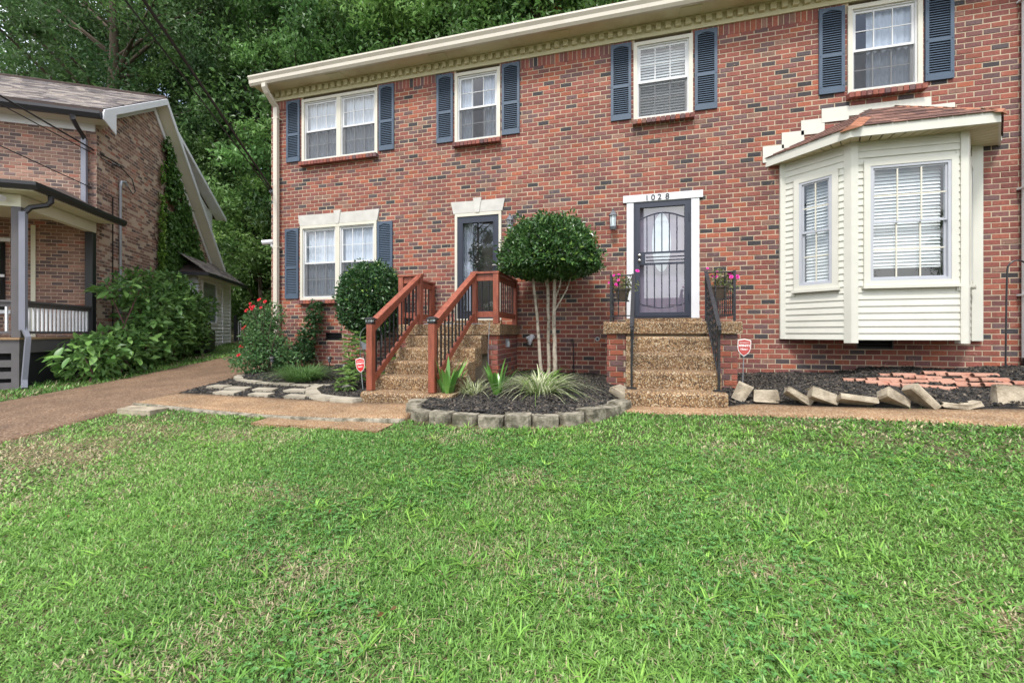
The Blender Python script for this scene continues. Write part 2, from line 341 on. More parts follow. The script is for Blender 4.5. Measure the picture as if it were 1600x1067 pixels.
Zg = np.where((np.abs(X) > 55) | (np.abs(Y) > 55), Zg-.0, Zg)
sheet('ground', X, Y, Zg, M['soil'])

def resample(pl, n):
    p = np.array(pl, float); d = np.concatenate([[0], np.cumsum(np.hypot(*np.diff(p, axis=0).T))]); t = np.linspace(0, d[-1], n)
    return np.stack([np.interp(t, d, p[:, 0]), np.interp(t, d, p[:, 1])], -1)
def smooth_pl(pl, n, it=2):
    p = np.array(pl, float)
    for _ in range(it):
        q = [p[0]]
        for a, b in zip(p[:-1], p[1:]): q += [a*.75+b*.25, a*.25+b*.75]
        q.append(p[-1]); p = np.array(q)
    return resample(p, n)
def drape(name, A, B, nu, nv, dz, m, zf=None, skirt=.08, parent=None, kind='structure'):
    A = resample(A, nu) if len(A) != nu else np.array(A); B = resample(B, nu) if len(B) != nu else np.array(B)
    t = np.linspace(0, 1, nv)[None, :, None]; P = A[:, None]*(1-t)+B[:, None]*t
    x, y = P[..., 0], P[..., 1]; z = (g(x, y)+dz) if zf is None else zf(x, y)
    pad = lambda a: np.pad(a, 1, mode='edge')
    x, y, z = pad(x), pad(y), pad(z); e = np.zeros_like(z); e[0] = e[-1] = skirt; e[:, 0] = e[:, -1] = skirt
    return sheet(name, x, y, z-e, m, parent, kind)
DL = smooth_pl([(-9.0, -14), (-9.1, -6), (-9.3, -3.4), (-9.5, -2.2), (-9.8, -1.1), (-10.35, .4), (-10.7, 1.8), (-11.0, 4), (-11.2, 8)], 90)
DR = smooth_pl([(-6.1, -14), (-6.2, -6), (-6.25, -4.6), (-6.3, -3.7), (-6.45, -3.2), (-6.5, -2.75), (-6.85, -1.9), (-7.2, -1.0), (-7.75, .2), (-8.3, 2), (-8.5, 4), (-8.7, 8)], 90)
drape('driveway', DL, DR, 90, 16, .018, M['agg_drive'])
drape('street', [(-60, -15.5), (60, -15.5)], [(-60, -23), (60, -23)], 60, 4, .02, mat('asphalt', (.05, .05, .052), .9, .2, 8, .3, 120))
WALK_Z = lambda x, y: g(x, y)+.035
drape('walkway_left', [(-6.46, -2.83), (-2.4, -2.83)], [(-6.50, -3.36), (-5, -3.5), (-3.1, -3.64), (-2.28, -3.56)], 40, 6, .045, M['agg_walk'])
RW_TOP = [(-.25, -2.42), (1.15, -2.40), (1.35, -2.2), (2, -2.36), (2.8, -2.46), (3.6, -2.42), (9, -2.45)]
RW_BOT = [(-.25, -2.72), (1.1, -2.70), (2.0, -2.80), (2.75, -2.92), (3.4, -3.02), (5, -3.1), (9, -3.15)]
drape('walkway_right', RW_TOP, RW_BOT, 50, 4, .03, M['agg_walk'])
drape('walkway_edge', [(-6.50, -3.345), (-5, -3.485), (-3.1, -3.625), (-2.28, -3.545)], [(-6.51, -3.40), (-5, -3.545), (-3.1, -3.685), (-2.27, -3.60)], 40, 3, .036, M['block'])
# paving slabs along the walk
def slab(name, poly, z0, z1, m, label, cat, group=None, jit=.0):
    P = [(x, y, z0) for x, y in poly]; o = MB().prism(P, (0, 0, z1-z0)).build(name, m); return tag(o, label, cat, group)
for k, (a, b) in enumerate(((-3.98, -3.47), (-3.44, -2.96), (-2.93, -2.35))):
    ya = lambda x: -3.58-.035*(x+4); yb = lambda x: -3.90-.06*(x+4)
    zz = gz((a+b)/2, -3.75)
    slab('aggregate_slab', [(a, ya(a)-.02), (b, ya(b)-.02), (b+.03, yb(b)), (a+.03, yb(a))], zz-.08, zz+.022-.004*k, M['agg_walk'],
         'reddish aggregate slab set in the lawn against the walkway', 'paving slab', 'slabs set along the walkway')
slab('concrete_pad', [(-6.22, -3.76), (-6.34, -3.52), (-5.70, -3.50), (-5.66, -3.76)], gz(-6, -3.6)-.06, gz(-6, -3.6)+.05, M['concrete'],
     'small weathered grey concrete pad lying where walkway meets driveway', 'concrete pad')

# ---------------- mulch beds
WALLZ = lambda x: np.interp(x, [-7.6, -5.8, -1, 2.2, 2.9, 3.6, 5.1, 8], [.76, .775, .76, .83, .85, .93, .985, 1.1])
ARC = smooth_pl([(-2.42, -2.80), (-2.33, -3.20), (-2.05, -3.42), (-1.6, -3.48), (-1.14, -3.46), (-.72, -3.34), (-.38, -3.08), (-.17, -2.75), (-.05, -2.45)], 40)
def arc_y(x): return np.interp(x, ARC[:, 0], ARC[:, 1])
def bed_mid(x, y):
    t = np.clip(y/np.minimum(arc_y(x), -.3), 0, 1); return (.765*(1-t)+.655*t)+.05*(vnoise(x, y, 3, 1)-.5)+.03*(vnoise(x, y, 9, 2)-.5)
def bed_left(x, y):
    t = np.clip(-y/2.6, 0, 1); return .775*(1-t)+.60*t+.04*(vnoise(x, y, 3, 3)-.5)+.03*(vnoise(x, y, 9, 4)-.5)
def bed_right(x, y):
    w = WALLZ(x); f = g(x, y*0-2.3)+.05; t = np.clip(-y/2.3, 0, 1); s = t*t*(3-2*t)
    return w*(1-s)+f*s+.09*(vnoise(x, y, 2.2, 5)-.5)*np.sin(np.pi*np.clip(t, .1, 1))+.05*(vnoise(x, y, 8, 6)-.5)
MID_A = ARC; MID_B = np.stack([np.interp(np.linspace(0, 1, 40), [0, .15, .3, 1], [-2.1, -2.06, -1.9, .0]), np.full(40, .05)], -1)
MID_B[:6, 1] = np.linspace(-2.2, .05, 6)
drape('mulch_bed_middle', MID_A, MID_B, 40, 26, 0, M['mulch'], bed_mid, .1)
LB_FRONT = smooth_pl([(-7.25, -.9), (-6.85, -1.5), (-6.3, -1.86), (-5.5, -1.98), (-4.9, -1.99), (-4.5, -2.2), (-4.25, -2.55), (-3.9, -2.78), (-3.38, -2.80)], 50)
drape('mulch_bed_left', LB_FRONT, [(-7.55, .05), (-3.38, .05)], 50, 26, 0, M['mulch'], bed_left, .12)
STEP_F = [(-6.5, -2.83), (-3.5, -2.83)]
drape('mulch_strip', [(-6.86, -1.58), (-6.3, -1.9), (-5.5, -2.02), (-4.9, -2.03), (-4.55, -2.22), (-4.3, -2.55), (-3.95, -2.80)], [(-6.50, -2.82), (-3.95, -2.825)], 40, 14, 0, M['mulch'],
      lambda x, y: g(x, y)+.03+.02*(vnoise(x, y, 9, 8)-.5), .08)
RB_FRONT = smooth_pl([(1.16, -2.36), (1.5, -2.18), (2.1, -2.30), (2.8, -2.42), (3.6, -2.38), (6, -2.4), (9, -2.4)], 70)
drape('mulch_bed_right', RB_FRONT, [(1.16, .05), (9, .05)], 70, 30, 0, M['mulch'], bed_right, .1)
STONES = [[(-6.37, -2.46), (-6.04, -2.46), (-6.10, -2.24), (-6.45, -2.21)], [(-5.95, -2.52), (-5.54, -2.53), (-5.64, -2.30), (-6.03, -2.30)], [(-5.41, -2.52), (-5.05, -2.51), (-5.16, -2.28), (-5.51, -2.31)], [(-4.88, -2.48), (-4.53, -2.45), (-4.62, -2.22), (-4.93, -2.26)],
          [(-5.83, -2.80), (-5.44, -2.80), (-5.52, -2.59), (-5.88, -2.60)], [(-5.19, -2.80), (-4.85, -2.79), (-4.92, -2.59), (-5.25, -2.60)], [(-4.57, -2.80), (-4.23, -2.79), (-4.31, -2.58), (-4.64, -2.59)]]
# bark chips: uncountable
def chips(name, n, xr, yr, test, zf, seed, sc=1.):
    r = np.random.default_rng(seed); x = r.uniform(*xr, n); y = r.uniform(*yr, n); k = test(x, y); x, y = x[k], y[k]; n = len(x); z = zf(x, y)+.004
    L = r.uniform(.008, .034, n)*sc; W = L*r.uniform(.18, .45, n); a = r.uniform(0, 2*np.pi, n); ti = r.normal(0, .35, n); ro = r.normal(0, .5, n)
    ux = np.stack([np.cos(a)*np.cos(ti), np.sin(a)*np.cos(ti), np.sin(ti)], -1)*L[:, None]
    vx = np.stack([-np.sin(a)*np.cos(ro), np.cos(a)*np.cos(ro), np.sin(ro)], -1)*W[:, None]
    nn = np.cross(ux, vx); nn /= np.linalg.norm(nn, axis=1)[:, None]; nn *= np.sign(nn[:, 2:]+1e-9)*.006
    c = np.stack([x, y, z+.006], -1); P = [c-ux-vx, c+ux-vx, c+ux+vx, c-ux+vx]
    V = np.stack(P+[p*0+c+(p-c)*.8+nn for p in P], 1).reshape(-1, 3)
    base = np.arange(n)[:, None]*8
    Q = np.concatenate([base+np.array(q) for q in ((4, 5, 6, 7), (0, 1, 5, 4), (1, 2, 6, 5), (2, 3, 7, 6), (3, 0, 4, 7))], 1).reshape(-1, 4)
    t = r.random(n); cc = np.where(t[:, None] < .62, r.uniform(.006, .022, (n, 1))*np.array([1.05, 1, .97]), np.where(t[:, None] < .87, r.uniform(.025, .075, (n, 1))*np.array([1.1, .9, .7]), r.uniform(.05, .15, (n, 1))*np.array([1.1, .9, .68])))
    me = rawmesh(name, V, Q.ravel(), np.arange(len(Q))*4, np.full(len(Q), 4), M['chip'], np.repeat(cc, 5, 0))
    return tag(link(name, me), 'loose black bark chips covering the planting beds', 'bark chips', kind='stuff')
midpoly = [tuple(p) for p in ARC]+[(0, 0), (-1.9, 0), (-1.95, -1.2), (-2.1, -2.3)]
chips('bark_chips', 26000, (-2.4, .1), (-3.5, 0), lambda x, y: inpoly(x, y, midpoly), bed_mid, 11)
lpoly = [tuple(p) for p in LB_FRONT]+[(-3.4, 0), (-7.5, 0)]
chips('bark_chips', 24000, (-7.5, -3.4), (-2.8, 0), lambda x, y: inpoly(x, y, lpoly), bed_left, 12)
spoly = [(-6.86, -1.6), (-6.3, -1.92), (-5.5, -2.04), (-4.9, -2.05), (-4.55, -2.24), (-4.3, -2.57), (-3.97, -2.81), (-6.48, -2.81)]
chips('bark_chips', 8000, (-6.9, -3.9), (-2.82, -1.5), lambda x, y: inpoly(x, y, spoly) & ~np.any([inpoly(x, y, P) for P in STONES], 0), lambda x, y: g(x, y)+.03, 13)
rpoly = [tuple(p) for p in RB_FRONT]+[(9, 0), (1.2, 0)]
chips('bark_chips', 46000, (1.16, 6.5), (-2.4, 0), lambda x, y: inpoly(x, y, rpoly), bed_right, 14)

# ---------------- stepping stones in the mulch strip
for P in STONES:
    zz = gz(sum(p[0] for p in P)/4, sum(p[1] for p in P)/4)
    slab('stepping_stone', P, zz-.02, zz+.066, M['slab'], 'flat pale stepping stone set in black mulch beside the walkway', 'stepping stone', 'stepping stones in the mulch')
# ---------------- flat border stones of the left bed
pl = smooth_pl([(-7.0, -1.25), (-6.7, -1.66), (-6.1, -1.93), (-5.5, -2.0), (-4.9, -2.0), (-4.45, -1.95)], 60); pl = resample(pl, 9)
for i in range(8):
    p, q = pl[i], pl[i+1]; t = (q-p)/np.hypot(*(q-p)); n = np.array([-t[1], t[0]])*.065; e = t*.012; zz = gz(*((p+q)/2))
    slab('border_stone', [tuple(p+e-n), tuple(q-e-n), tuple(q-e+n*.9), tuple(p+e+n)], zz-.03, zz+.066+.01*(i % 2), M['slab'],
         'flat tan border stone edging the rose bed along the stepping stones', 'border stone', 'flat stones edging the rose bed')
def block(cx, cy, z0, h, t, length, depth, seed, name='edging_block', m=None, flare=.82):
    r = random.Random(seed); m_ = MB(); c, s = math.cos(t), math.sin(t)
    ch = .03; L2 = length/2; prof = [(-L2, depth*.45), (-L2, -depth*.2), (-L2+ch, -depth*.5), (L2-ch, -depth*.5), (L2, -depth*.2), (L2, depth*.45), ]
    prof = [prof[0], prof[1], prof[2], (0, -depth*.5-.012), prof[3], prof[4], prof[5]]
    lo = []; hi = []
    for (u, v) in prof:
        j = lambda: r.uniform(-.006, .006)
        lo.append((cx+u*c-v*s+j(), cy+u*s+v*c+j(), z0)); k = .94 if v < 0 else 1
        hi.append((cx+u*c*1-v*s*k+j(), cy+u*s+v*c*k+j(), z0+h+j()))
    n = len(prof); mid = [((a[0]*.35+b[0]*.65)+(a[0]-cx)*.03, (a[1]*.35+b[1]*.65)+(a[1]-cy)*.03, z0+h*.72) for a, b in zip(lo, hi)]
    vs = lo+mid+hi
    fs = [tuple(range(n-1, -1, -1)), tuple(range(2*n, 3*n))]
    for k in (0, 1): fs += [(k*n+i, k*n+(i+1) % n, (k+1)*n+(i+1) % n, (k+1)*n+i) for i in range(n)]
    m_.add(vs, fs); return m_
for i, (p, q) in enumerate(zip(resample(ARC, 13)[:-1], resample(ARC, 13)[1:])):
    cx, cy = (p+q)/2; t = math.atan2(q[1]-p[1], q[0]-p[0]); o_ = np.array([math.sin(t), -math.cos(t)])*.05; zz = gz(cx+o_[0], cy+o_[1])-.04
    L = np.hypot(*(q-p))
    m_ = block(cx+o_[0], cy+o_[1], zz, .148+.012*math.sin(i*2.3), t+.06*math.sin(i*3.7), L-.006, .22, i)
    tag(m_.build('edging_block', M['block']), 'weathered grey concrete edging block in the curved border below the topiary tree', 'edging block', 'curved border of the topiary bed')
pl = resample(smooth_pl([(-4.62, -2.06), (-4.52, -2.36), (-4.28, -2.66), (-3.95, -2.84), (-3.36, -2.86)], 40), 5)
for i in range(4):
    p, q = pl[i], pl[i+1]; cx, cy = (p+q)/2; t = math.atan2(q[1]-p[1], q[0]-p[0]); zz = gz(cx, cy)-.03
    tag(block(cx, cy+.04, zz, .125, t, np.hypot(*(q-p))-.006, .18, 40+i).build('edging_block', M['slab']), 'tan concrete edging block curving from rose bed to the wooden-railed steps', 'edging block', 'low curved border beside wooden-railed steps')

# ================================================================ BRICKWORK
PAL = [(srgb(132, 76, 66), .25), (srgb(119, 69, 63), .2), (srgb(142, 82, 67), .17), (srgb(113, 74, 71), .1), (srgb(150, 84, 62), .08), (srgb(98, 74, 74), .08), (srgb(128, 94, 82), .05), (srgb(58, 54, 57), .05), (srgb(78, 68, 70), .02)]
PAL_N = [(srgb(142, 110, 98), .3), (srgb(126, 96, 87), .22), (srgb(158, 122, 106), .18), (srgb(112, 92, 88), .14), (srgb(94, 80, 79), .1), (srgb(154, 100, 84), .06)]
def unit_brick(L, H, D, b=.004):
    return MB().add([(0, 0, 0), (L, 0, 0), (L, 0, H), (0, 0, H), (0, -D+b, 0), (L, -D+b, 0), (L, -D+b, H), (0, -D+b, H), (b, -D, b), (L-b, -D, b), (L-b, -D, H-b), (b, -D, H-b)],
        [(8, 9, 10, 11), (4, 5, 9, 8), (5, 6, 10, 9), (6, 7, 11, 10), (7, 4, 8, 11), (0, 1, 5, 4), (1, 2, 6, 5), (2, 3, 7, 6), (3, 0, 4, 7)])
UB = np.array(unit_brick(1, 1, 1, 0).v); UBF = unit_brick(1, 1, 1, 0).f
UB_ME = unit_brick(.1905, .0663, .03).mesh('brick', M['brick1'])
def rows_running(intervals, z0, z1, pitch=.0798, length=.204, seed=0, joint=.0125):
    """list of (u, v, L, H) bricks; intervals(v0, v1) -> free spans"""
    r = random.Random(seed); out = []; i = 0; v = z0
    while v < z1-.02:
        h = pitch-joint; o = (length/2 if i % 2 else 0)+r.uniform(-.006, .006)
        for (a, b) in intervals(v, v+h):
            k = math.floor((a-o)/length); u = o+k*length
            while u < b:
                s, e = max(u, a), min(u+length-joint, b)
                if e-s > .025: out.append((s, v, e-s, h))
                u += length
        v += pitch; i += 1
    return out
def spans(u0, u1, holes):
    def f(v0, v1):
        S = [(u0, u1)]; vc = (v0+v1)/2
        for (a, b, c, d) in holes:
            if c < vc < d:
                T = []
                for (s, e) in S:
                    if b <= s or a >= e: T.append((s, e)); continue
                    if a > s: T.append((s, a))
                    if b < e: T.append((b, e))
                S = T
        return S
    return f
def pick(pal, r):
    t = r.random()
    for c, p in pal:
        t -= p
        if t <= 0: break
    k = r.uniform(.84, 1.16); return tuple(min(1, x*k) for x in c)
def lay(bl, origin, ax_u, nrm, parent, pal, nsingle, seed, prot=.0045, depth=.03, camscore=True, loc_rot=0., M2=None):
    """bl: bricks (u,v,L,H); nrm points out of the wall. Singles become objects, the rest one mesh."""
    r = random.Random(seed); origin = np.array(origin, float); au = np.array(ax_u, float); nn = np.array(nrm, float)
    P = np.array([origin+au*(u+L/2)+np.array([0, 0, v+H/2]) for u, v, L, H in bl])
    W = P if M2 is None else np.array([tuple(M2 @ Vector(p)) for p in P])
    if nsingle:
        d = W-np.array([0, -7.6, 1.5]); R_ = np.array([math.cos(RAD(15)), math.sin(RAD(15)), 0]); F_ = np.array([-math.sin(RAD(15)), math.cos(RAD(15)), 0])
        dep = d @ F_; px = 800+655*(d @ R_)/dep; py = 520-655*d[:, 2]/dep
        vis = (dep > .5) & (px > 5) & (px < 1595) & (py > 5) & (py < 570)
        score = np.where(vis, dep, 1e6); order = set(np.argsort(score)[:nsingle].tolist())
    else: order = set()
    me_v = []; me_f = []; me_c = []
    ang = math.atan2(au[1], au[0])
    off0 = off(parent) if M2 is None else np.zeros(3)
    for i, (u, v, L, H) in enumerate(bl):
        c = pick(pal, r); jp = r.uniform(-.0025, .0025); base = origin+au*u+np.array([0, 0, v])
        if i in order:
            o = link('brick', UB_ME, parent, base+nn*(prot-.03+jp)-off0, (0, 0, ang), (L/.1905, 1, H/.0663)); o.color = (*c, 1)
        else:
            n = len(me_v); D = depth; b = .004
            q = np.array([(0, 0, 0), (L, 0, 0), (L, 0, H), (0, 0, H), (0, D-b, 0), (L, D-b, 0), (L, D-b, H), (0, D-b, H), (b, D, b), (L-b, D, b), (L-b, D, H-b), (b, D, H-b)])
            q = base+q[:, :1]*au+(q[:, 1:2]+prot-D+jp)*nn+q[:, 2:]*np.array([0, 0, 1.])
            me_v += q.tolist(); me_f += [tuple(k+n for k in f) for f in UBF]; me_c += [c]*9
    if me_v:
        m = MB(); m.v = me_v; m.f = me_f; m.c = me_c
        o = m.build('bricks', M['brick'], parent, local=M2 is not None); tag(o, kind='stuff')

# ================================================================ THE TOWNHOUSE
HX0, HX1, HD = -7.56, 9.0, 8.5
house = empty('townhouse', (-1, 0, .7), 'two-storey red brick townhouse with slate blue shutters and cream trim', 'house')
# windows: (x0, x1, z0, z1)
W_UP = [(-6.73, -4.88, 5.16, 6.52), (-3.18, -2.26, 5.16, 6.52), (.155, 1.11, 5.16, 6.52), (3.325, 4.27, 5.16, 6.52), (6.4, 7.35, 5.16, 6.52)]
W_LO = (-6.77, -4.90, 2.20, 3.80)
DOOR_L = (-3.18, -2.24, 1.74, 3.80); DOOR_R = (.04, 1.21, 1.75, 3.76)
BAY = (2.45, 4.88, 1.45, 4.3)
VENTS = [(-6.14, -5.74, 1.345, 1.505), (3.45, 3.92, 1.25, 1.40)]
holes = [(a+.02, b-.02, c+.01, d+.08) for a, b, c, d in W_UP]+[W_LO, DOOR_L, DOOR_R, (BAY[0]+.1, BAY[1]-.1, BAY[2]-.0, BAY[3]+.1)]+VENTS
lint = [(-6.79, -4.87, 3.81, 4.03), (-3.22, -2.21, 3.81, 4.03)]
sills = [(a-.02, b+.02, c-.085, c) for a, b, c, d in W_UP]+[(W_LO[0]-.02, W_LO[1]+.02, W_LO[2]-.085, W_LO[2])]
# mortar backing slab with real openings: strips between hole edges
def slab_with_holes(x0, x1, z0, z1, holes, y0, y1):
    xs = sorted({x0, x1, *[h[0] for h in holes], *[h[1] for h in holes]}); zs = sorted({z0, z1, *[h[2] for h in holes], *[h[3] for h in holes]})
    xs = [x for x in xs if x0 <= x <= x1]; zs = [z for z in zs if z0 <= z <= z1]; m = MB()
    for a, b in zip(xs[:-1], xs[1:]):
        run = None
        for c, d in zip(zs[:-1], zs[1:]):
            inside = any(h[0] < (a+b)/2 < h[1] and h[2] < (c+d)/2 < h[3] for h in holes)
            if not inside: run = [run[0], d] if run else [c, d]
            if (inside or d == zs[-1]) and run: m.box(a, b, y0, y1, run[0], run[1]); run = None
    return m
wall = slab_with_holes(HX0, HX1, .3, 6.78, holes, 0, .2).build('brick_wall', M['mortar'], house)
bl = rows_running(spans(HX0, HX1, holes+lint+sills), .45, 6.40, seed=3)
# soldier course below the frieze
top_h = [(a, b, 6, 7) for a, b, c, d in W_UP]
for (a, b) in spans(HX0, HX1, top_h)(6.40, 6.58):
    u = a+.002
    while u+.06 < b: bl.append((u, 6.402, .0695, .186)); u += .0798
lay(bl, (0, 0, 0), (1, 0, 0), (0, -1, 0), wall, PAL, 300, 5)
side = MB().box(HX0, HX0+.2, .2, HD, .3, 6.78).build('side_wall', M['mortar'], house)
lay(rows_running(spans(-HD, 0, []), .45, 6.7, seed=4), (HX0, 0, 0), (0, -1, 0), (-1, 0, 0), side, PAL, 0, 6)
box('rear_wall', M['mortar'], house, HX0+.2, HX1, HD-.2, HD, .3, 6.78)
box('right_wall', M['mortar'], house, HX1-.2, HX1, .2, HD-.2, .3, 6.78)
box('floor_slab', M['dark'], house, HX0+.2, HX1-.2, .2, HD-.2, 1.4, 1.6)
# rows of sill bricks set on edge
SB_ME = MB().bbox(0, .072, -.115, 0, 0, .08, .004).mesh('sill_brick', M['brick1'])
def sill(x0, x1, z, parent):
    n = round((x1-x0+.04)/.078); st = (x1-x0+.04)/n; r = random.Random(int(x0*100))
    for k in range(n):
        o = link('sill_brick', SB_ME, parent, np.array([x0-.02+k*st+.003, -.0, z-.083])-off(parent), (0, 0, 0), ((st-.007)/.072, 1, 1)); o.color = (*pick(PAL[:6]+PAL[5:7], r), 1)
# ---------------- windows
SLAT = {}
def blinds(x0, x1, z0, z1, y, parent, pitch=.048, M_=None):
    w = round(x1-x0, 3)
    if w not in SLAT: SLAT[w] = MB().box(-w/2, w/2, -.001, .001, -.024, .024).mesh('blind_slat', M['blind'])
    n = int((z1-z0)/pitch)
    for k in range(n):
        link('blind_slat', SLAT[w], parent, np.array([(x0+x1)/2, y, z1-(k+.5)*pitch])-off(parent), (RAD(-28), 0, 0))
def curtain(x0, x1, z0, z1, y, parent, waves=9, m=None, name='curtain', amp=.012):
    n = waves*8; P = [[(x0+(x1-x0)*i/n, y+amp*math.sin(i/8*2*math.pi)+amp*.5*math.sin(i*.37), z) for i in range(n+1)] for z in (z0, z1)]
    return MB().grid(P).build(name, m or M['curtain'], parent, smooth=True)
def sash(x0, x1, z0, z1, y, parent, nx, nz, m, lower=False, glass='glass', screen=False, fr=.035):
    s = ring(x0, x1, z0, z1, fr, y, y+.03).build('sash', m, parent)
    gx0, gx1, gz0, gz1 = x0+fr-.004, x1-fr+.004, z0+fr-.004, z1-fr+.004
    MB().add([(gx0, y+.013, gz0), (gx1, y+.013, gz0), (gx1, y+.013, gz1), (gx0, y+.013, gz1)], [(0, 1, 2, 3)]).build('pane', M[glass], parent)
    mu = MB()
    for k in range(1, nx):
        xx = gx0+(gx1-gx0)*k/nx; mu.box(xx-.008, xx+.008, y+.002, y+.010, gz0, gz1)
    for k in range(1, nz):
        zz = gz0+(gz1-gz0)*k/nz; mu.box(gx0, gx1, y+.0025, y+.0105, zz-.007, zz+.007)
    if mu.v: mu.build('muntins', m, parent)
    if screen: box('screen', M['screen'], parent, x0+.01, x1-.01, y-.012, y-.010, z0+.01, z1-.01)
def window(x0, x1, z0, z1, double=False, inside='curtain', nx=3, frm=None, sm=None, parent=house, sl=True, screen=True):
    frm = frm or M['cream']; sm = sm or M['sash']
    w = ring(x0, x1, z0, z1, .06, -.035, .07, wb=.055, wt=.06)
    if double: w.box((x0+x1)/2-.05, (x0+x1)/2+.05, -.03, .07, z0+.055, z1-.06)
    f = w.build('window', frm, parent)
    xs = [(x0+.06, (x0+x1)/2-.05), ((x0+x1)/2+.05, x1-.06)] if double else [(x0+.06, x1-.06)]
    zm = (z0+z1)/2+.0
    for a, b in xs:
        ring(a, b, z0+.055, z1-.06, .022, -.008, .055).build('inner_frame', sm, f)
        sash(a+.022, b-.022, zm-.02, z1-.082, .012, f, nx, 2, sm)
        sash(a+.022, b-.022, z0+.077, zm+.02, .043, f, nx, 2, sm, screen=False)
        if screen: box('screen', M['screen'], f, a+.03, b-.03, .018, .020, z0+.08, zm-.022)
        if inside == 'blind': blinds(a+.03, b-.03, z0+.1, z1-.1, .11, f)
        elif inside == 'curtain': curtain(a, b, z0+.06, z1-.06, .095, f)
        elif inside == 'half': curtain(a, a+(b-a)*.35, z0+.06, z1-.06, .095, f, 4); curtain(a+(b-a)*.62, b, z0+.06, z1-.06, .10, f, 4)
        elif inside == 'lace': curtain(a+(b-a)*.28, b, z0+.06, z1-.06, .095, f, 6)
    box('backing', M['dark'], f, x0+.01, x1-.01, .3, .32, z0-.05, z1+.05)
    if sl: sill(x0, x1, z0, parent)
    return f
window(*W_UP[0], double=True, inside='curtain'); window(*W_UP[1], inside='half'); window(*W_UP[2], inside='blind'); window(*W_UP[3], inside='lace'); window(*W_UP[4], inside='curtain')
window(*W_LO, double=True, inside='curtain')
# ---------------- shutters
def shutter(x0, z0, z1, w=.345):
    m = MB(); y0, y1 = -.035, -.004; s = .045; zm = z0+(z1-z0)*.44
    m.box(x0, x0+s, y0, y1, z0, z1); m.box(x0+w-s, x0+w, y0, y1, z0, z1)
    m.box(x0+s, x0+w-s, y0, y1, z0, z0+.09); m.box(x0+s, x0+w-s, y0, y1, zm-.025, zm+.025)
    n = 8; P = [(x0+s, y0, z1), (x0+w-s, y0, z1)]
    for k in range(n+1):
        t = k/n; P.append((x0+w-s-(w-2*s)*t, y0, z1-.085+.04*math.sin(math.pi*t)))
    m.prism(P, (0, y1-y0, 0))
    f = m.build('shutter', M['shutter'], house)
    box('shutter_gap_shade', M['black'], f, x0+s, x0+w-s, -.011, -.005, z0+.09, z1-.06)  # black sheet puts the shade of the louver gaps into colour
    lv = MB()
    for a, b in ((z0+.09, zm-.025), (zm+.025, z1-.045)):
        k = a+.012
        while k < b-.008:
            lv.add([(x0+s, -.031, k-.010), (x0+w-s, -.031, k-.010), (x0+w-s, -.013, k+.010), (x0+s, -.013, k+.010), (x0+s, -.031, k-.004), (x0+w-s, -.031, k-.004), (x0+w-s, -.013, k+.016), (x0+s, -.013, k+.016)],
                [(0, 1, 5, 4), (4, 5, 6, 7), (3, 2, 1, 0)]); k += .036
    tag(lv.build('louvers', M['shutter'], f), kind='stuff')
    sc = MB()
    for zz in (z0+.1, zm, z1-.16):
        for xx in (x0+.02, x0+w-.02): sc.box(xx-.006, xx+.006, y0-.004, y0, zz-.006, zz+.006)
    sc.build('screws', M['navy'], f)
for a, b, c, d in W_UP:
    shutter(a-.04-.345-(.02 if a < -6 else 0), 5.215, 6.545); shutter(b+.03, 5.215, 6.545)
shutter(-7.17, 2.24, 3.765); shutter(-4.885, 2.24, 3.765)
# ---------------- lintels with keystones
def lintel(x0, x1, z0, z1, kx):
    y = -.03; e = .06
    m = MB().prism([(x0+e-.01, y, z0), (kx-.042, y, z0), (kx-.062, y, z1-.01), (x0, y, z1)], (0, .05, 0)).build('lintel_stone', M['stone'], house)
    MB().prism([(kx+.042, y, z0), (x1-e+.01, y, z0), (x1, y, z1), (kx+.062, y, z1-.01)], (0, .05, 0)).build('lintel_stone', M['stone'], house)
    MB().prism([(kx-.038, y-.014, z0-.004), (kx+.038, y-.014, z0-.004), (kx+.085, y-.014, z1+.045), (kx-.085, y-.014, z1+.045)], (0, .06, 0)).build('keystone', M['stone'], house)
lintel(-6.83, -4.84, 3.805, 4.035, -5.835); lintel(-3.26, -2.17, 3.805, 4.035, -2.715)
# ---------------- frieze, dentils, soffit, gutter, roof
box('frieze_board', M['trim'], house, HX0-.03, HX1, -.028, 0, 6.585, 6.79)
box('bed_moulding', M['trim'], house, HX0-.03, HX1, -.055, -.028, 6.768, 6.792)
DN = MB().bbox(-.044, .044, -.05, 0, 0, .107, .004).mesh('dentil', M['trim'])
x = HX0+.06
while x < HX1-.05: link('dentil', DN, house, np.array([x, -.028, 6.66])-off(house)); x += .158
so = box('soffit', M['soffit'], house, HX0-.16, HX1+.1, -.33, 0, 6.795, 6.81)
for xx in (-5.75, -3.45, -1.1, 1.05, 3.4, 5.6): MB().bbox(xx-.17, xx+.17, -.29, -.1, 6.782, 6.797, .005).build('soffit_vent', M['trim'], so)
box('fascia', M['gutter'], house, HX0-.16, HX1+.1, -.35, -.33, 6.77, 6.95)
gp_ = [(-.352, 6.755), (-.40, 6.755), (-.43, 6.80), (-.435, 6.86), (-.465, 6.915), (-.465, 6.945), (-.452, 6.945), (-.45, 6.92), (-.42, 6.86), (-.415, 6.81), (-.395, 6.77), (-.352, 6.77)]
MB().prism([(HX0-.16, a, b) for a, b in gp_], (HX1-HX0+.26, 0, 0)).build('gutter', M['gutter'], house)
MB().prism([(HX0-.163, a, b) for a, b in [(-.352, 6.755), (-.40, 6.755), (-.43, 6.80), (-.435, 6.86), (-.465, 6.915), (-.465, 6.945), (-.352, 6.945)]], (.006, 0, 0)).build('gutter_end_cap', M['gutter'], house)
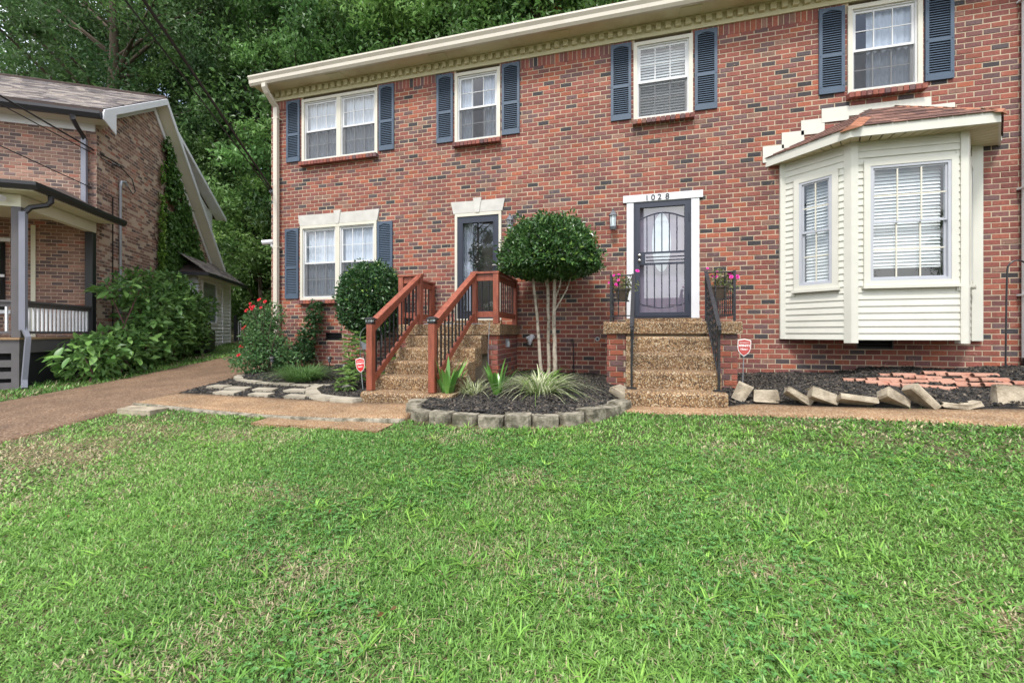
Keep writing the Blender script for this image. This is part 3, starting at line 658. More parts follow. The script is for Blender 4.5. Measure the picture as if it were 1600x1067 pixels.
rf = MB().prism([(HX0-.18, -.36, 6.93), (HX0-.18, HD/2, 9.2), (HX0-.18, HD+.36, 6.93), (HX0-.18, HD+.36, 7.0), (HX0-.18, HD/2, 9.29), (HX0-.18, -.36, 7.0)], (HX1-HX0+.36, 0, 0)).build('roof', M['roof'], house)
MB().prism([(HX0, 0, 6.8), (HX0, HD, 6.8), (HX0, HD/2, 9.1)], (.15, 0, 0)).build('gable_wall', M['cream'], house)
def downspout(x, parent, zb, zt=6.76, y=-.06, w=.1, m=None, elbow=True):
    m_ = MB(); d = .035
    path = [(x, -.40, zt), (x, -.40, zt-.07), (x, -.34, zt-.16), (x, y-d-.01, zt-.34), (x, y-d, zt-.42), (x, y-d, zb)]
    r = w/2*1.25; q = MB().tube([(0, p[1], p[2]) for p in path], .5, 4)
    vs = []; n = 4
    for i, p in enumerate(path):
        a = Vector(path[max(i-1, 0)]); b = Vector(path[min(i+1, len(path)-1)]); t = (b-a).normalized(); up = Vector((1, 0, 0)); nn = t.cross(up)
        for sx, sn in ((-1, -1), (1, -1), (1, 1), (-1, 1)): vs.append(tuple(Vector(p)+up*sx*w/2+nn*sn*d))
    fs = [(i*4+k, i*4+(k+1) % 4, (i+1)*4+(k+1) % 4, (i+1)*4+k) for i in range(len(path)-1) for k in range(4)]+[(0, 1, 2, 3), (len(path)*4-1, len(path)*4-2, len(path)*4-3, len(path)*4-4)]
    o = MB().add(vs, [f[::-1] for f in fs]).build('downspout', m or M['gutter'], parent)
    for zz in (zb+.9, zb+2.4, zt-.6): box('strap', m or M['gutter'], o, x-w/2-.02, x+w/2+.02, y-2*d-.003, y+.052, zz, zz+.025)
    return o
downspout(-7.34, house, .95)
ds = downspout(5.47, house, 1.12, w=.16, m=mat('pale_downspout', srgb(214, 218, 222), .4, .04, 3))
# foundation vents
for a, b, c, d in VENTS:
    v = ring(a, b, c, d, .018, -.006, .05).build('foundation_vent', M['black'], house)
    for k in range(3): MB().add([(a+.018, 0, c+.03+k*.045), (b-.018, 0, c+.03+k*.045), (b-.018, .03, c+.05+k*.045), (a+.018, .03, c+.05+k*.045), (a+.018, 0, c+.036+k*.045), (b-.018, 0, c+.036+k*.045)], [(0, 1, 2, 3), (0, 4, 5, 1), (4, 3, 2, 5)]).build('vent_slat', M['black'], v)
    box('vent_back', M['dark'], v, a, b, .06, .07, c, d)

# ---------------- left door: glazed storm door
a, b, c, d = DOOR_L
f = ring(a, b, c, d, .05, -.03, .1, wb=.03, wt=.06).build('door_frame', M['cream'], house)
dr = ring(a+.05, b-.05, c+.03, d-.06, .095, -.012, .03, wb=.13, wt=.11).build('storm_door', M['navy'], house)
ring(a+.145, b-.145, c+.16, d-.17, .018, -.02, -.012).build('trim', M['navy'], dr)
MB().add([(a+.14, .008, c+.155), (b-.14, .008, c+.155), (b-.14, .008, d-.165), (a+.14, .008, d-.165)], [(0, 1, 2, 3)]).build('pane', M['glass_dark'], dr)
MB().tube([(b-.09, -.045, 2.78), (b-.17, -.05, 2.78)], .012, 8).build('handle', M['chrome'], dr)
MB().tube([(b-.09, -.012, 2.78), (b-.09, -.05, 2.78)], .016, 8).build('handle', M['chrome'], dr)
ed = MB().bbox(a+.06, b-.06, .22, .26, c+.03, d-.07, .004).build('entry_door', mat('dark_brown_door', srgb(46, 38, 36), .5, .15, 4), house)
curtain(a+.1, a+.3, c+.05, d-.1, .17, ed, 4)
wr = MB()
for k in range(140):
    t = random.uniform(0, 6.28); rr = .15+random.gauss(0, .03); px_ = a+.37+rr*.72*math.cos(t); pz_ = 3.02+rr*1.35*math.sin(t); e = random.uniform(.015, .03)
    wr.add([(px_-e, .13, pz_), (px_, .12, pz_-e*.4), (px_+e, .125+random.uniform(-.02, .02), pz_+e*.3), (px_, .13, pz_+e)], [(0, 1, 2, 3)], (.02, .03, .02) if k % 6 else (.5, .5, .5))
wr.build('wreath', M['leaf'], ed)

# ---------------- right door: steel security door, white casing, house number
a, b, c, d = DOOR_R
m = MB(); m.box(a, .155, -.03, .08, c, d); m.box(1.085, b, -.03, .08, c, d); m.box(-.02, 1.265, -.042, .08, d, d+.12); m.box(.155, 1.085, -.03, .08, d-.006, d)
m.build('door_casing', M['white'], house)
x0, x1, z0, z1 = .16, 1.08, c+.005, d-.008
ss = ring(x0, x1, z0, z1, .03, -.02, .06).build('security_door', M['navy'], house)
ring(x0+.032, x1-.032, z0+.03, z1-.032, .065, -.03, .01).build('door_leaf_frame', M['navy'], ss)
ix0, ix1, iz0, iz1 = x0+.097, x1-.097, z0+.095, z1-.097
def bar(pts, r=.008, name='bar'): MB().tube(pts, r, 6).build(name, M['navy'], ss)
arc_t = [(ix0+(ix1-ix0)*k/12, -.02, iz1-.2+.1*math.sin(math.pi*k/12)) for k in range(13)]
arc_b = [(ix0+(ix1-ix0)*k/12, -.02, iz0+.15-.075*math.sin(math.pi*k/12)) for k in range(13)]
bar(arc_t, name='arched_bar'); bar(arc_b, name='arched_bar')
zm0, zm1 = 2.70, 2.86
MB().box(ix0, ix1, -.028, -.008, zm1, zm1+.03).build('lock_rail', M['navy'], ss); MB().box(ix0, ix1, -.028, -.008, zm0-.03, zm0).build('lock_rail', M['navy'], ss)
for zz in (2.745, 2.80): bar([(ix0+.1, -.02, zz), (ix1, -.02, zz)])
box('lock_box', M['navy'], ss, ix0-.03, ix0+.09, -.032, 0, zm0, zm1)
for k in range(1, 6):
    xx = ix0+(ix1-ix0)*k/6; t = math.sin(math.pi*k/6)
    bar([(xx, -.02, zm1+.03), (xx, -.02, iz1-.2+.1*t)]); bar([(xx, -.02, iz0+.15-.075*t), (xx, -.02, zm0-.03)])
for zz in (2.745, 2.835): MB().tube([(ix0-.005, -.032, zz), (ix0-.005, -.06, zz), (ix0-.005, -.075, zz)], [.02, .028, .018], 12).build('knob', M['chrome'], ss, smooth=True)
for zz in (3.45, 2.1): MB().tube([(x1-.03, -.034, zz-.06), (x1-.03, -.034, zz+.06)], .009, 6).build('hinge', M['navy'], ss)
MB().add([(ix0-.01, .002, iz0-.01), (ix1+.01, .002, iz0-.01), (ix1+.01, .002, iz1+.01), (ix0-.01, .002, iz1+.01)], [(0, 1, 2, 3)]).build('pane', M['glass_dark'], ss)
ent = MB().bbox(.17, 1.07, .09, .13, c+.03, d-.02, .004).build('entry_door', M['lav_door'], house)
def ell(cx, cz, rx, rz, n=28): return [(cx+rx*math.cos(2*math.pi*k/n), cz+rz*math.sin(2*math.pi*k/n)) for k in range(n)]
MB().prism([(x, .074, z) for x, z in ell(.62, 3.06, .20, .56)], (0, .016, 0)).build('oval_rim', M['lav_door'], ent)
MB().prism([(x, .068, z) for x, z in ell(.62, 3.06, .155, .51)], (0, .01, 0)).build('oval_glass', M['frost'], ent)
for k in (-1, 1): ring(.62+k*.2-.13, .62+k*.2+.13, 1.98, 2.42, .02, .082, .092).build('door_panel', M['lav_door'], ent)
def text(body, size, M4, mat_, name, parent, depth=.004, bold=0.):
    cu = bpy.data.curves.new('t', 'FONT'); cu.body = body; cu.size = size; cu.extrude = depth; cu.align_x = 'CENTER'; cu.align_y = 'CENTER'; cu.offset = bold
    o = bpy.data.objects.new('t', cu); dg = bpy.context.evaluated_depsgraph_get(); col.objects.link(o); dg.update()
    me = bpy.data.meshes.new_from_object(o.evaluated_get(bpy.context.evaluated_depsgraph_get())); bpy.data.objects.remove(o); bpy.data.curves.remove(cu)
    me.transform(M4); me.materials.clear(); me.materials.append(mat_); me.name = name
    if parent is not None: me.transform(Matrix.Translation(-Vector(off(parent))))
    return link(name, me, parent)
UPM = Matrix.Rotation(RAD(90), 4, 'X')
for ch, xx in zip('1028', (.375, .475, .58, .705)):
    text(ch, .135 if ch != '1' else .13, Matrix.Translation((xx, -.046, d+.052)) @ UPM, M['iron'], 'house_number', house, .003, .001)

# ---------------- bay window
bay = MB()
PB = [(2.43, 0), (3.10, -.62), (4.41, -.62), (4.84, 0)]      # plan
ZB0, ZB1 = 1.40, 4.20
ins = lambda p, t: p
def facet(p, q):
    p = Vector((*p, 0)); q = Vector((*q, 0)); u = (q-p); L = u.length; u.normalize(); n = Vector((u.y, -u.x, 0)); return p, u, n, L
bay.prism([(x, y, ZB0+.02) for x, y in [(PB[0][0]+.1, .02), (PB[1][0]+.03, PB[1][1]+.1), (PB[2][0]-.03, PB[2][1]+.1), (PB[3][0]-.1, .02)]], (0, 0, .06))
bayo = bay.build('bay_window', M['vinyl'], house)
def fbox(name, m, par, F, s0, s1, d0, d1, z0, z1, bev=0):
    p, u, n, L = F; P = [p+u*s0+n*d0, p+u*s1+n*d0, p+u*s1+n*d1, p+u*s0+n*d1]
    return MB().prism([(v.x, v.y, z0) for v in P], (0, 0, z1-z0)).build(name, m, par)
FL, FC, FR = facet(PB[0], PB[1]), facet(PB[1], PB[2]), facet(PB[2], PB[3])
def corner_post(x, y, w, zb, t=.0):
    MB().bbox(x-w/2, x+w/2, y-.03, y+.1, zb, ZB1, .004).build('corner_post', M['vinyl'], bayo)
def siding(F, s0, s1, win):
    p, u, n, L = F; z = ZB0; k = 0; H = .0945
    ws0, ws1, wz0, wz1 = win
    while z < ZB1-.01:
        z1 = min(z+H, ZB1-.002)
        segs = [(s0, s1)] if (z1 <= wz0+.02 or z >= wz1-.02) else [(s0, ws0), (ws1, s1)]
        for a, b in segs:
            if b-a < .02: continue
            A = p+u*a; B = p+u*b
            sec = [(0, z), (.022, z), (.022, z+.012), (.010, z1-.006), (.010, z1+.004), (0, z1+.004)]
            m = MB(); vs = [tuple(Vector((P.x+n.x*dd, P.y+n.y*dd, zz))) for P in (A, B) for dd, zz in sec]; q = len(sec)
            fs = [(i, q+i, q+(i+1) % q, (i+1) % q) for i in range(q)]+[tuple(range(q)), tuple(range(2*q-1, q-1, -1))]
            m.add(vs, [f_[::-1] for f_ in fs]).build('siding_board', M['vinyl'], bayo)
        z += H
def bay_win(F, s0, s1, z0, z1, nx, inside, casing=True):
    p, u, n, L = F; R4 = Matrix(((u.x, -n.x, 0, p.x), (u.y, -n.y, 0, p.y), (0, 0, 1, 0), (0, 0, 0, 1)))   # local (s, depth inwards, z)
    def put(name, mb, m, par=None): mb.xform(R4); return mb.build(name, m, par or bayo)
    c = .075
    L_ = F[3]; put('sheathing', MB().box(.02, s0-.03, -.004, .0, ZB0, ZB1).box(s1+.03, L_-.02, -.004, .0, ZB0, ZB1).box(s0-.03, s1+.03, -.004, .0, ZB0, z0-.03).box(s0-.03, s1+.03, -.004, .0, z1+.03, ZB1), M['vinyl'])
    f = put('window_casing', ring(s0-c, s1+c, z0-c, z1+c, c, -.045, .04), M['vinyl'])
    put('sill', MB().box(s0-c-.02, s1+c+.02, -.075, -.01, z0-c-.03, z0-c+.01), M['vinyl'])
    fr = put('window_frame', ring(s0, s1, z0, z1, .035, -.038, .05), M['alu']); zm = (z0+z1)/2+.02
    put('sash', ring(s0+.035, s1-.035, zm-.02, z1-.035, .022, -.02, .0), M['alu']); put('sash', ring(s0+.035, s1-.035, z0+.035, zm+.02, .022, .004, .024), M['alu'])
    for (za, zb, yy) in ((zm, z1-.055, -.012), (z0+.055, zm, .012)):
        put('pane', MB().add([(s0+.05, yy, za), (s1-.05, yy, za), (s1-.05, yy, zb), (s0+.05, yy, zb)], [(0, 1, 2, 3)]), M['glass'])
        mu = MB()
        for k in range(1, nx): xx = s0+.05+(s1-s0-.1)*k/nx; mu.box(xx-.009, xx+.009, yy-.012, yy-.002, za, zb)
        mu.box(s0+.05, s1-.05, yy-.0115, yy-.0025, (za+zb)/2-.009, (za+zb)/2+.009); put('muntins', mu, M['cream'])
    w = round(s1-s0-.1, 3)
    me = MB().box(-w/2, w/2, -.001, .001, -.026, .026).mesh('blind_slat', M['blind']); ang = math.atan2(u.y, u.x)
    zb_ = z1-.06; k = 0; stop = z0+(.2 if inside == 'part' else .05)
    while zb_-k*.048 > stop:
        c3 = p+u*((s0+s1)/2)-n*.09; link('blind_slat', me, bayo, np.array([c3.x, c3.y, zb_-k*.048])-off(bayo), (RAD(-28), 0, ang)); k += 1
    c3 = p+u*((s0+s1)/2)-n*.09
    put('blind_rail', MB().box(s0+.05, s1-.05, .078, .102, zb_-k*.048-.01, zb_-k*.048+.012), M['blind'])
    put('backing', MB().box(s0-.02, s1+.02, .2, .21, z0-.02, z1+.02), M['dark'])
lenL = FL[3]; lenC = FC[3]; lenR = FR[3]
WL = (.27, .70, 2.22, 3.80); WC = (.215, 1.13, 2.22, 3.82); WR = (.2, .54, 2.22, 3.80)
siding(FL, .06, lenL-.03, (WL[0]-.07, WL[1]+.07, WL[2]-.09, WL[3]+.07)); bay_win(FL, *WL, 2, 'full')
siding(FC, .04, lenC-.04, (WC[0]-.07, WC[1]+.07, WC[2]-.09, WC[3]+.07)); bay_win(FC, *WC, 3, 'part')
siding(FR, .03, lenR-.06, (WR[0]-.07, WR[1]+.07, WR[2]-.09, WR[3]+.07)); bay_win(FR, *WR, 2, 'full')
for F, s in ((FL, 0), (FR, 0)):
    pass
MB().bbox(2.395, 2.50, -.06, .0, 1.40, ZB1, .004).build('corner_post', M['vinyl'], bayo); MB().bbox(4.83, 4.965, -.06, .0, 1.38, ZB1, .004).build('corner_post', M['vinyl'], bayo)
for (px_, py_) in (PB[1], PB[2]):
    s = 1 if px_ > 3.5 else -1
    MB().prism([(px_-s*.075, py_-.034, 1.355), (px_, py_-.036, 1.355), (px_+s*.012, py_-.03, 1.355), (px_+s*.07, py_+.035, 1.355), (px_+s*.04, py_+.08, 1.355), (px_-s*.075, py_+.08, 1.355)], (0, 0, ZB1-1.355)).build('corner_post', M['vinyl'], bayo)
# bay roof
EV = [(2.20, 0), (2.985, -.87), (4.61, -.87), (5.20, 0)]; ZE0, ZE1 = 4.17, 4.31; AP = [(3.62, 0, 4.90), (3.95, 0, 4.90)]
for i in range(3):
    F = facet(EV[i], EV[i+1]); fbox('fascia', M['vinyl'], bayo, F, 0 if i != 0 else 0, F[3], -.022, 0, ZE0, ZE1)
    # soffit boards
    p, u, n, L = F; q = facet(PB[i], PB[i+1]); nb = max(3, int(L/.13))
    for k in range(nb):
        t0, t1 = k/nb, (k+1)/nb-.012; A = p+u*(L*t0)-n*.022; B = p+u*(L*t1)-n*.022
        C = q[0]+q[1]*(q[3]*t1); D_ = q[0]+q[1]*(q[3]*t0)
        MB().prism([(v.x, v.y, ZE0+.012) for v in (A, B, C, D_)], (0, 0, .012)).build('soffit_board', M['soffit'], bayo)
deck = MB(); e = [(x, y*1.0, ZE1) for x, y in EV]
deck.add([e[0], e[1], e[2], e[3], AP[0], AP[1]], [(0, 1, 4), (1, 2, 5, 4), (2, 3, 5), (3, 2, 1, 0), (0, 4, 5, 3)])
broof = deck.build('bay_roof', M['roof'], bayo)
SH = MB().add([(0, 0, 0), (1, 0, 0), (1, 1, 0), (0, 1, 0), (0, 0, .008), (1, 0, .008), (1, 1, .003), (0, 1, .003)], [(4, 5, 6, 7), (0, 1, 5, 4), (1, 2, 6, 5), (3, 0, 4, 7)]).mesh('shingle', M['shingle_red'])
def shingles_obj(A, B, T0, T1, par, seed, expo=.10, tab=.3):
    A, B, T0, T1 = map(Vector, (A, B, T0, T1)); u = (B-A).normalized(); w = ((T0+T1)/2-(A+B)/2); w -= u*w.dot(u); Hh = w.length; w.normalize(); nrm = u.cross(w)
    if nrm.z < 0: nrm = -nrm
    r = random.Random(seed); nr = int(Hh/expo); L = (B-A).length
    for j in range(nr+1):
        h0 = j*expo-.02; t = max(0, j*expo)/Hh; lo = (T0-A).dot(u)*t; hi = L+((T1-A).dot(u)-L)*t
        x = lo-.02+r.uniform(0, .15)-.15
        while x < hi:
            wd = tab*r.uniform(.45, .6); s, e_ = max(x, lo-.015), min(x+wd-.006, hi+.015)
            if e_-s > .03:
                o = link('shingle', SH, par); Mx = Matrix((u*(e_-s), w*(expo+.025), nrm)).transposed().to_4x4(); 
                Mx.translation = A+u*s+w*h0+nrm*(.004+.0035*(j % 2)+r.uniform(0, .002))-Vector(off(par)); o.matrix_basis = Mx
                k = r.uniform(.75, 1.2); o.color = (*[c_*k for c_ in r.choice((srgb(112, 80, 70), srgb(100, 72, 64), srgb(122, 90, 78), srgb(92, 66, 60)))], 1)
            x += wd
shingles_obj(e[0], e[1], AP[0], AP[0], broof, 1); shingles_obj(e[1], e[2], AP[0], AP[1], broof, 2); shingles_obj(e[2], e[3], AP[1], AP[1], broof, 3)
for a_, b_ in ((e[1], AP[0]), (e[2], AP[1])):
    a_ = Vector(a_); b_ = Vector(b_)
    for k in range(8):
        p_ = a_.lerp(b_, k/8-.03); q_ = a_.lerp(b_, (k+1)/8); w_ = (b_-a_).cross(Vector((0, 0, 1))).normalized()*(.125 if k < 4 and a_.x < 4 else .08)
        MB().add([p_+w_+Vector((0, 0, -.028)), p_+Vector((0, 0, .03)), p_-w_+Vector((0, 0, -.028)), q_+w_+Vector((0, 0, -.035)), q_+Vector((0, 0, .022)), q_-w_+Vector((0, 0, -.035))],
            [(0, 1, 4, 3), (1, 2, 5, 4), (0, 2, 1)]).build('hip_cap', M['copper'] if (k < 4 or a_.x > 4) else M['roof'], broof)
for (x0, x1, z0, z1) in ((2.16, 2.46, 4.24, 4.50), (2.43, 2.74, 4.44, 4.69), (2.70, 3.02, 4.62, 4.85), (2.98, 3.34, 4.78, 4.995), (3.30, 4.38, 4.84, 4.985), (4.36, 4.66, 4.66, 4.86), (4.62, 4.92, 4.44, 4.66), (4.9, 5.2, 4.24, 4.46)):
    box('step_flashing', M['vinyl'], bayo, x0, x1, -.018-.004*(int(x0*100) % 3), -.006, z0, z1)

# ================================================================ FRONT STEPS
def nose_prof(y0, y1, z0, z1, r=.045):                     # y0 front, y1 back
    P = [(y1, z0), (y1, z1)]
    for k in range(6):
        a = RAD(90)*k/5; P.append((y0+r-r*math.sin(a), z1-r+r*math.cos(a)))
    return P+[(y0, z0)]
def steps(name, label, X0, X1, SX0, SX1, zl, rise, n, zg, yl=-1.3, tread=.29, slab_t=.17, seed=0):
    root = empty(name, ((X0+X1)/2, yl, zg), label, 'steps')
    MB().prism([(SX0, y, z) for y, z in nose_prof(yl, -.012, zl-slab_t, zl, .03)], (SX1-SX0, 0, 0)).build('landing', M['agg'], root, smooth=False)
    for k in range(1, n):
        z1 = zl-k*rise; yf = yl-k*tread; yb = yl+.10 if k == 1 else yl-(k-1)*tread+.02
        wx = .004*k if k < n-1 else .02
        MB().prism([(X0-wx, y, z) for y, z in nose_prof(yf, yb, max(zg-.1, z1-rise-.1) if k < n-1 else zg-.12, z1-.001*k)], (X1-X0+2*wx, 0, 0)).build('step', M['agg'], root)
    # brick piers under the landing
    pl_ = SX0+.05; pr_ = SX1-.05
    for (a, b) in ((pl_, X0-.005), (X1+.005, pr_)):
        pier = MB().box(a+.008, b-.008, yl+.06, -.03, zg-.05, zl-slab_t).build('brick_pier', M['mortar'], root)
        z0b = zl-slab_t-.0798*round((zl-slab_t-zg+.05)/.0798)+.004
        lay(rows_running(spans(a+.002, b-.002, []), z0b, zl-slab_t-.01, seed=seed+int(a*10)), (0, yl+.06, 0), (1, 0, 0), (0, -1, 0), pier, PAL[:6], 200, seed+1, prot=.014)
        if b == pr_: lay(rows_running(spans(yl+.05, -.02, []), z0b, zl-slab_t-.01, seed=seed+9), (b-.008, 0, 0), (0, 1, 0), (1, 0, 0), pier, PAL[:6], 200, seed+2, prot=.008)
        else: lay(rows_running(spans(.02, -yl-.05, []), z0b, zl-slab_t-.01, seed=seed+8), (a+.008, 0, 0), (0, -1, 0), (-1, 0, 0), pier, PAL[:6], 200, seed+3, prot=.008)
    box('riser_wall', M['mortar'], root, X0, X1, yl+.11, -.03, zg, zl-slab_t)
    return root
ZL, ZR = 1.64, 1.66
stL = steps('front_steps', 'six-rise exposed aggregate steps with brick piers and red wooden railings', -3.36, -2.10, -3.68, -1.885, ZL, .183, 6, .55, seed=20)
stR = steps('front_steps', 'five-rise exposed aggregate steps with brick piers and black iron railings', .03, 1.10, -.30, 1.55, ZR, .21, 5, .62, seed=40)
box('threshold', M['agg'], stR, .02, 1.23, -.16, -.05, ZR, 1.745)
box('threshold', M['agg'], stL, -3.2, -2.22, -.12, -.05, ZL, 1.735)
box('door_mat', mat('grey_mat', srgb(150, 150, 152), .9, .2, 40), stL, -3.2, -2.2, -1.29, -.75, ZL, ZL+.012)

# ================================================================ RED WOODEN RAILINGS
def beam(p, q, w, h):
    p, q = Vector(p), Vector(q); t = (q-p).normalized(); s = t.cross(Vector((0, 0, 1))).normalized(); n = s.cross(t)
    vs = [tuple(c+s*a*w/2+n*b*h/2) for c in (p, q) for a, b in ((-1, -1), (1, -1), (1, 1), (-1, 1))]
    return MB().add(vs, [(0, 1, 2, 3), (7, 6, 5, 4), (0, 4, 5, 1), (1, 5, 6, 2), (2, 6, 7, 3), (3, 7, 4, 0)])
def post(x, y, z0, z1, par, w=.09): MB().bbox(x-w/2, x+w/2, y-w/2, y+w/2, z0, z1, .006).build('post', M['wood'], par)
def balusters(p, q, zlo, zhi, n, par, r=.0125):              # p, q plan points; zlo/zhi functions of t
    for k in range(n):
        t = (k+.7)/(n+.4); x = p[0]+(q[0]-p[0])*t; y = p[1]+(q[1]-p[1])*t
        MB().tube([(x, y, zlo(t)), (x, y, zhi(t))], r, 6).build('baluster', M['black'], par)
def cap(x, y, z, par):
    s = .062
    c = MB().box(x-.05, x+.05, y-.05, y+.05, z, z+.03).build('post_cap', M['rubber'], par)
    m = MB()
    for sx in (-1, 1):
        for sy in (-1, 1): m.box(x+sx*.042-.006, x+sx*.042+.006, y+sy*.042-.006, y+sy*.042+.006, z+.03, z+.055)
    m.box(x-.03, x+.03, y-.03, y+.03, z+.03, z+.055); m.build('lamp', M['frost'], c)
    vs = [(x+a*s, y+b*s, z+.055) for a, b in ((-1, -1), (1, -1), (1, 1), (-1, 1))]+[(x+a*s, y+b*s, z+.068) for a, b in ((-1, -1), (1, -1), (1, 1), (-1, 1))]+[(x+a*.03, y+b*.03, z+.09) for a, b in ((-1, -1), (1, -1), (1, 1), (-1, 1))]
    MB().add(vs, [(3, 2, 1, 0)]+[(i+k*4, (i+1) % 4+k*4, (i+1) % 4+4+k*4, i+4+k*4) for k in (0, 1) for i in range(4)]+[(8, 9, 10, 11)]).build('solar_lid', M['rubber'], c)
def wood_rail(xs, xg, label):
    """stair flight at xs (bottom, top), landing guard out to xg and back to the wall"""
    root = empty('wooden_railing', (xs[0], -2.6, .72), label, 'railing')
    zb = ZL-5*.183; yb = -2.62; yt = -1.24; zt = 2.50
    post(xs[0], yb, zb, 1.62, root); cap(xs[0], yb, 1.62, root)
    post(xs[1], yt, ZL, 2.44, root)
    P = (xs[0], yb+.045); Q = (xs[1], yt-.045)
    hb, ht = 1.565, 2.395; lb, lt = .86, 1.78
    beam((P[0], P[1], hb), (Q[0], Q[1], ht), .04, .1).build('upper_rail', M['wood'], root)
    beam((P[0], P[1]-.02, hb+.075), (Q[0], Q[1]+.10, ht+.085), .1, .035).build('handrail', M['wood'], root)
    beam((P[0], P[1], lb), (Q[0], Q[1], lt), .04, .085).build('lower_rail', M['wood'], root)
    balusters(P, Q, lambda t: lb+(lt-lb)*t, lambda t: hb+(ht-hb)*t, 11, root)
    s = 1 if xg > xs[1] else -1
    post(xg, yt, ZL, 2.44, root); post(xg, -.1, ZL, 2.44, root)
    a, b = xs[1]+s*.045, xg-s*.045
    box('upper_rail', M['wood'], root, min(a, b), max(a, b), yt-.02, yt+.02, 2.33, 2.42); box('lower_rail', M['wood'], root, min(a, b), max(a, b), yt-.02, yt+.02, 1.75, 1.84)
    box('handrail', M['wood'], root, min(xs[1], xg)-.055, max(xs[1], xg)+.055, yt-.055, yt+.055, 2.44, 2.472)
    balusters((a, yt), (b, yt), lambda t: 1.8, lambda t: 2.36, 2, root)
    box('upper_rail', M['wood'], root, xg-.02, xg+.02, yt+.045, -.145, 2.33, 2.42); box('lower_rail', M['wood'], root, xg-.02, xg+.02, yt+.045, -.145, 1.75, 1.84)
    box('handrail', M['wood'], root, xg-.055, xg+.055, yt+.055, -.045, 2.44, 2.472)
    balusters((xg, yt+.05), (xg, -.15), lambda t: 1.8, lambda t: 2.36, 8, root)
    return root
wood_rail((-3.31, -3.30), -3.63, 'red-stained wooden stair railing standing beside the round clipped shrub')
wood_rail((-2.40, -2.33), -1.96, 'red-stained wooden stair railing standing beside the umbrella-shaped topiary tree')
MB().tube([(-2.02, -1.42, .72), (-2.06, -1.36, 1.2), (-2.03, -1.38, 1.66)], .007, 5).build('drain_rod', M['galv'], stL)

# ================================================================ BLACK IRON RAILINGS
def twist(p, q, par, w=.007, name='baluster'):
    m = MB(); p, q = Vector(p), Vector(q); n = 9; vs = []
    for i in range(n+1):
        c = p.lerp(q, i/n); a = i*1.1
        for k in range(4): vs.append((c.x+w*1.4*math.cos(a+k*math.pi/2), c.y+w*1.4*math.sin(a+k*math.pi/2), c.z))
    m.add(vs, [(i*4+k, i*4+(k+1) % 4, (i+1)*4+(k+1) % 4, (i+1)*4+k) for i in range(n) for k in range(4)]).build(name, M['iron'], par)
def iron_rail(xs, xg, label):
    root = empty('iron_railing', (xs[0], -2.2, .82), label, 'railing'); yt, yb = -1.25, -2.26; zt = 2.34; zf = .82; zbt = 1.56
    sq = lambda x, y, z0, z1, w=.02, nm='post': box(nm, M['iron'], root, x-w/2, x+w/2, y-w/2, y+w/2, z0, z1)
    sq(xs[0], yb, zf, zbt, .026); sq(xs[1], yt, ZR, zt, .026); sq(xg, yt, ZR, zt+.02, .03); sq(xg, -.06, ZR, zt, .022)
    box('foot_plate', M['iron'], root, xs[0]-.06, xs[0]+.06, yb-.05, yb+.05, zf-.002, zf+.012)
    beam((xs[0], yb-.02, zbt+.01), (xs[1], yt, zt+.01), .045, .02).build('handrail', M['iron'], root)
    MB().tube([(xs[0], yb-.02, zbt), (xs[0], yb-.05, zbt-.03), (xs[0], yb-.04, zbt-.07)], .018, 6).build('rail_scroll', M['iron'], root)
    lb, lt = .98, 1.74
    beam((xs[0], yb, lb), (xs[1], yt, lt), .02, .016).build('lower_rail', M['iron'], root)
    n = 9
    for k in range(1, n):
        t = k/n; x = xs[0]+(xs[1]-xs[0])*t; y = yb+(yt-yb)*t; twist((x, y, lb+(lt-lb)*t), (x, y, zbt+(zt-zbt)*t), root)
    a, b = min(xs[1], xg), max(xs[1], xg)
    box('top_rail', M['iron'], root, a+.013, b-.013, yt-.018, yt+.018, zt-.01, zt+.006); box('lower_rail', M['iron'], root, a+.013, b-.013, yt-.009, yt+.009, 1.74, 1.756)
    for k in (1, 2): twist((a+(b-a)*k/3, yt, 1.74), (a+(b-a)*k/3, yt, zt), root)
    box('top_rail', M['iron'], root, xg-.018, xg+.018, yt+.015, -.071, zt-.01, zt+.006); box('lower_rail', M['iron'], root, xg-.009, xg+.009, yt+.015, -.071, 1.74, 1.756)
    for k in range(1, 10): y = yt+(-.06-yt)*k/10; twist((xg, y, 1.75), (xg, y, zt), root)
iron_rail((.085, .13), -.19, 'black wrought iron stair railing nearer the umbrella-shaped topiary tree')
iron_rail((1.065, 1.10), 1.46, 'black wrought iron stair railing nearer the cream bay window')

# ================================================================ FOLIAGE TOOLS
def leaf_mesh(name, C, D, Nn, L, W, cols, m, curl=.25):
    """diamond leaves: C base points, D direction, Nn leaf normal"""
    n = len(C); D = D/np.linalg.norm(D, axis=1)[:, None]; S = np.cross(D, Nn); S /= np.maximum(np.linalg.norm(S, axis=1), 1e-6)[:, None]; U = np.cross(S, D)
    L = np.broadcast_to(L, n)[:, None]; W = np.broadcast_to(W, n)[:, None]
    mid = C+D*L*.45; P0 = C; P1 = mid+S*W*.5+U*W*curl; P3 = mid-S*W*.5+U*W*curl; P2 = C+D*L-U*L*.12
    V = np.stack([P0, P1, P2, P3], 1).reshape(-1, 3); b = np.arange(n)[:, None]*4
    T = np.concatenate([b+np.array([0, 1, 2]), b+np.array([0, 2, 3])], 1).reshape(-1, 3)
    return rawmesh(name, V, T.ravel(), np.arange(len(T))*3, np.full(len(T), 3), m, np.repeat(cols, 2, 0))
def rand_dirs(n, r, up=0.):
    d = r.normal(size=(n, 3)); d[:, 2] += up; return d/np.linalg.norm(d, axis=1)[:, None]
def green(n, r, a, b, jit=.12):
    t = r.random((n, 1)); c = np.array(a)*(1-t)+np.array(b)*t; return np.clip(c*(1+r.normal(0, jit, (n, 1))), .002, 1)
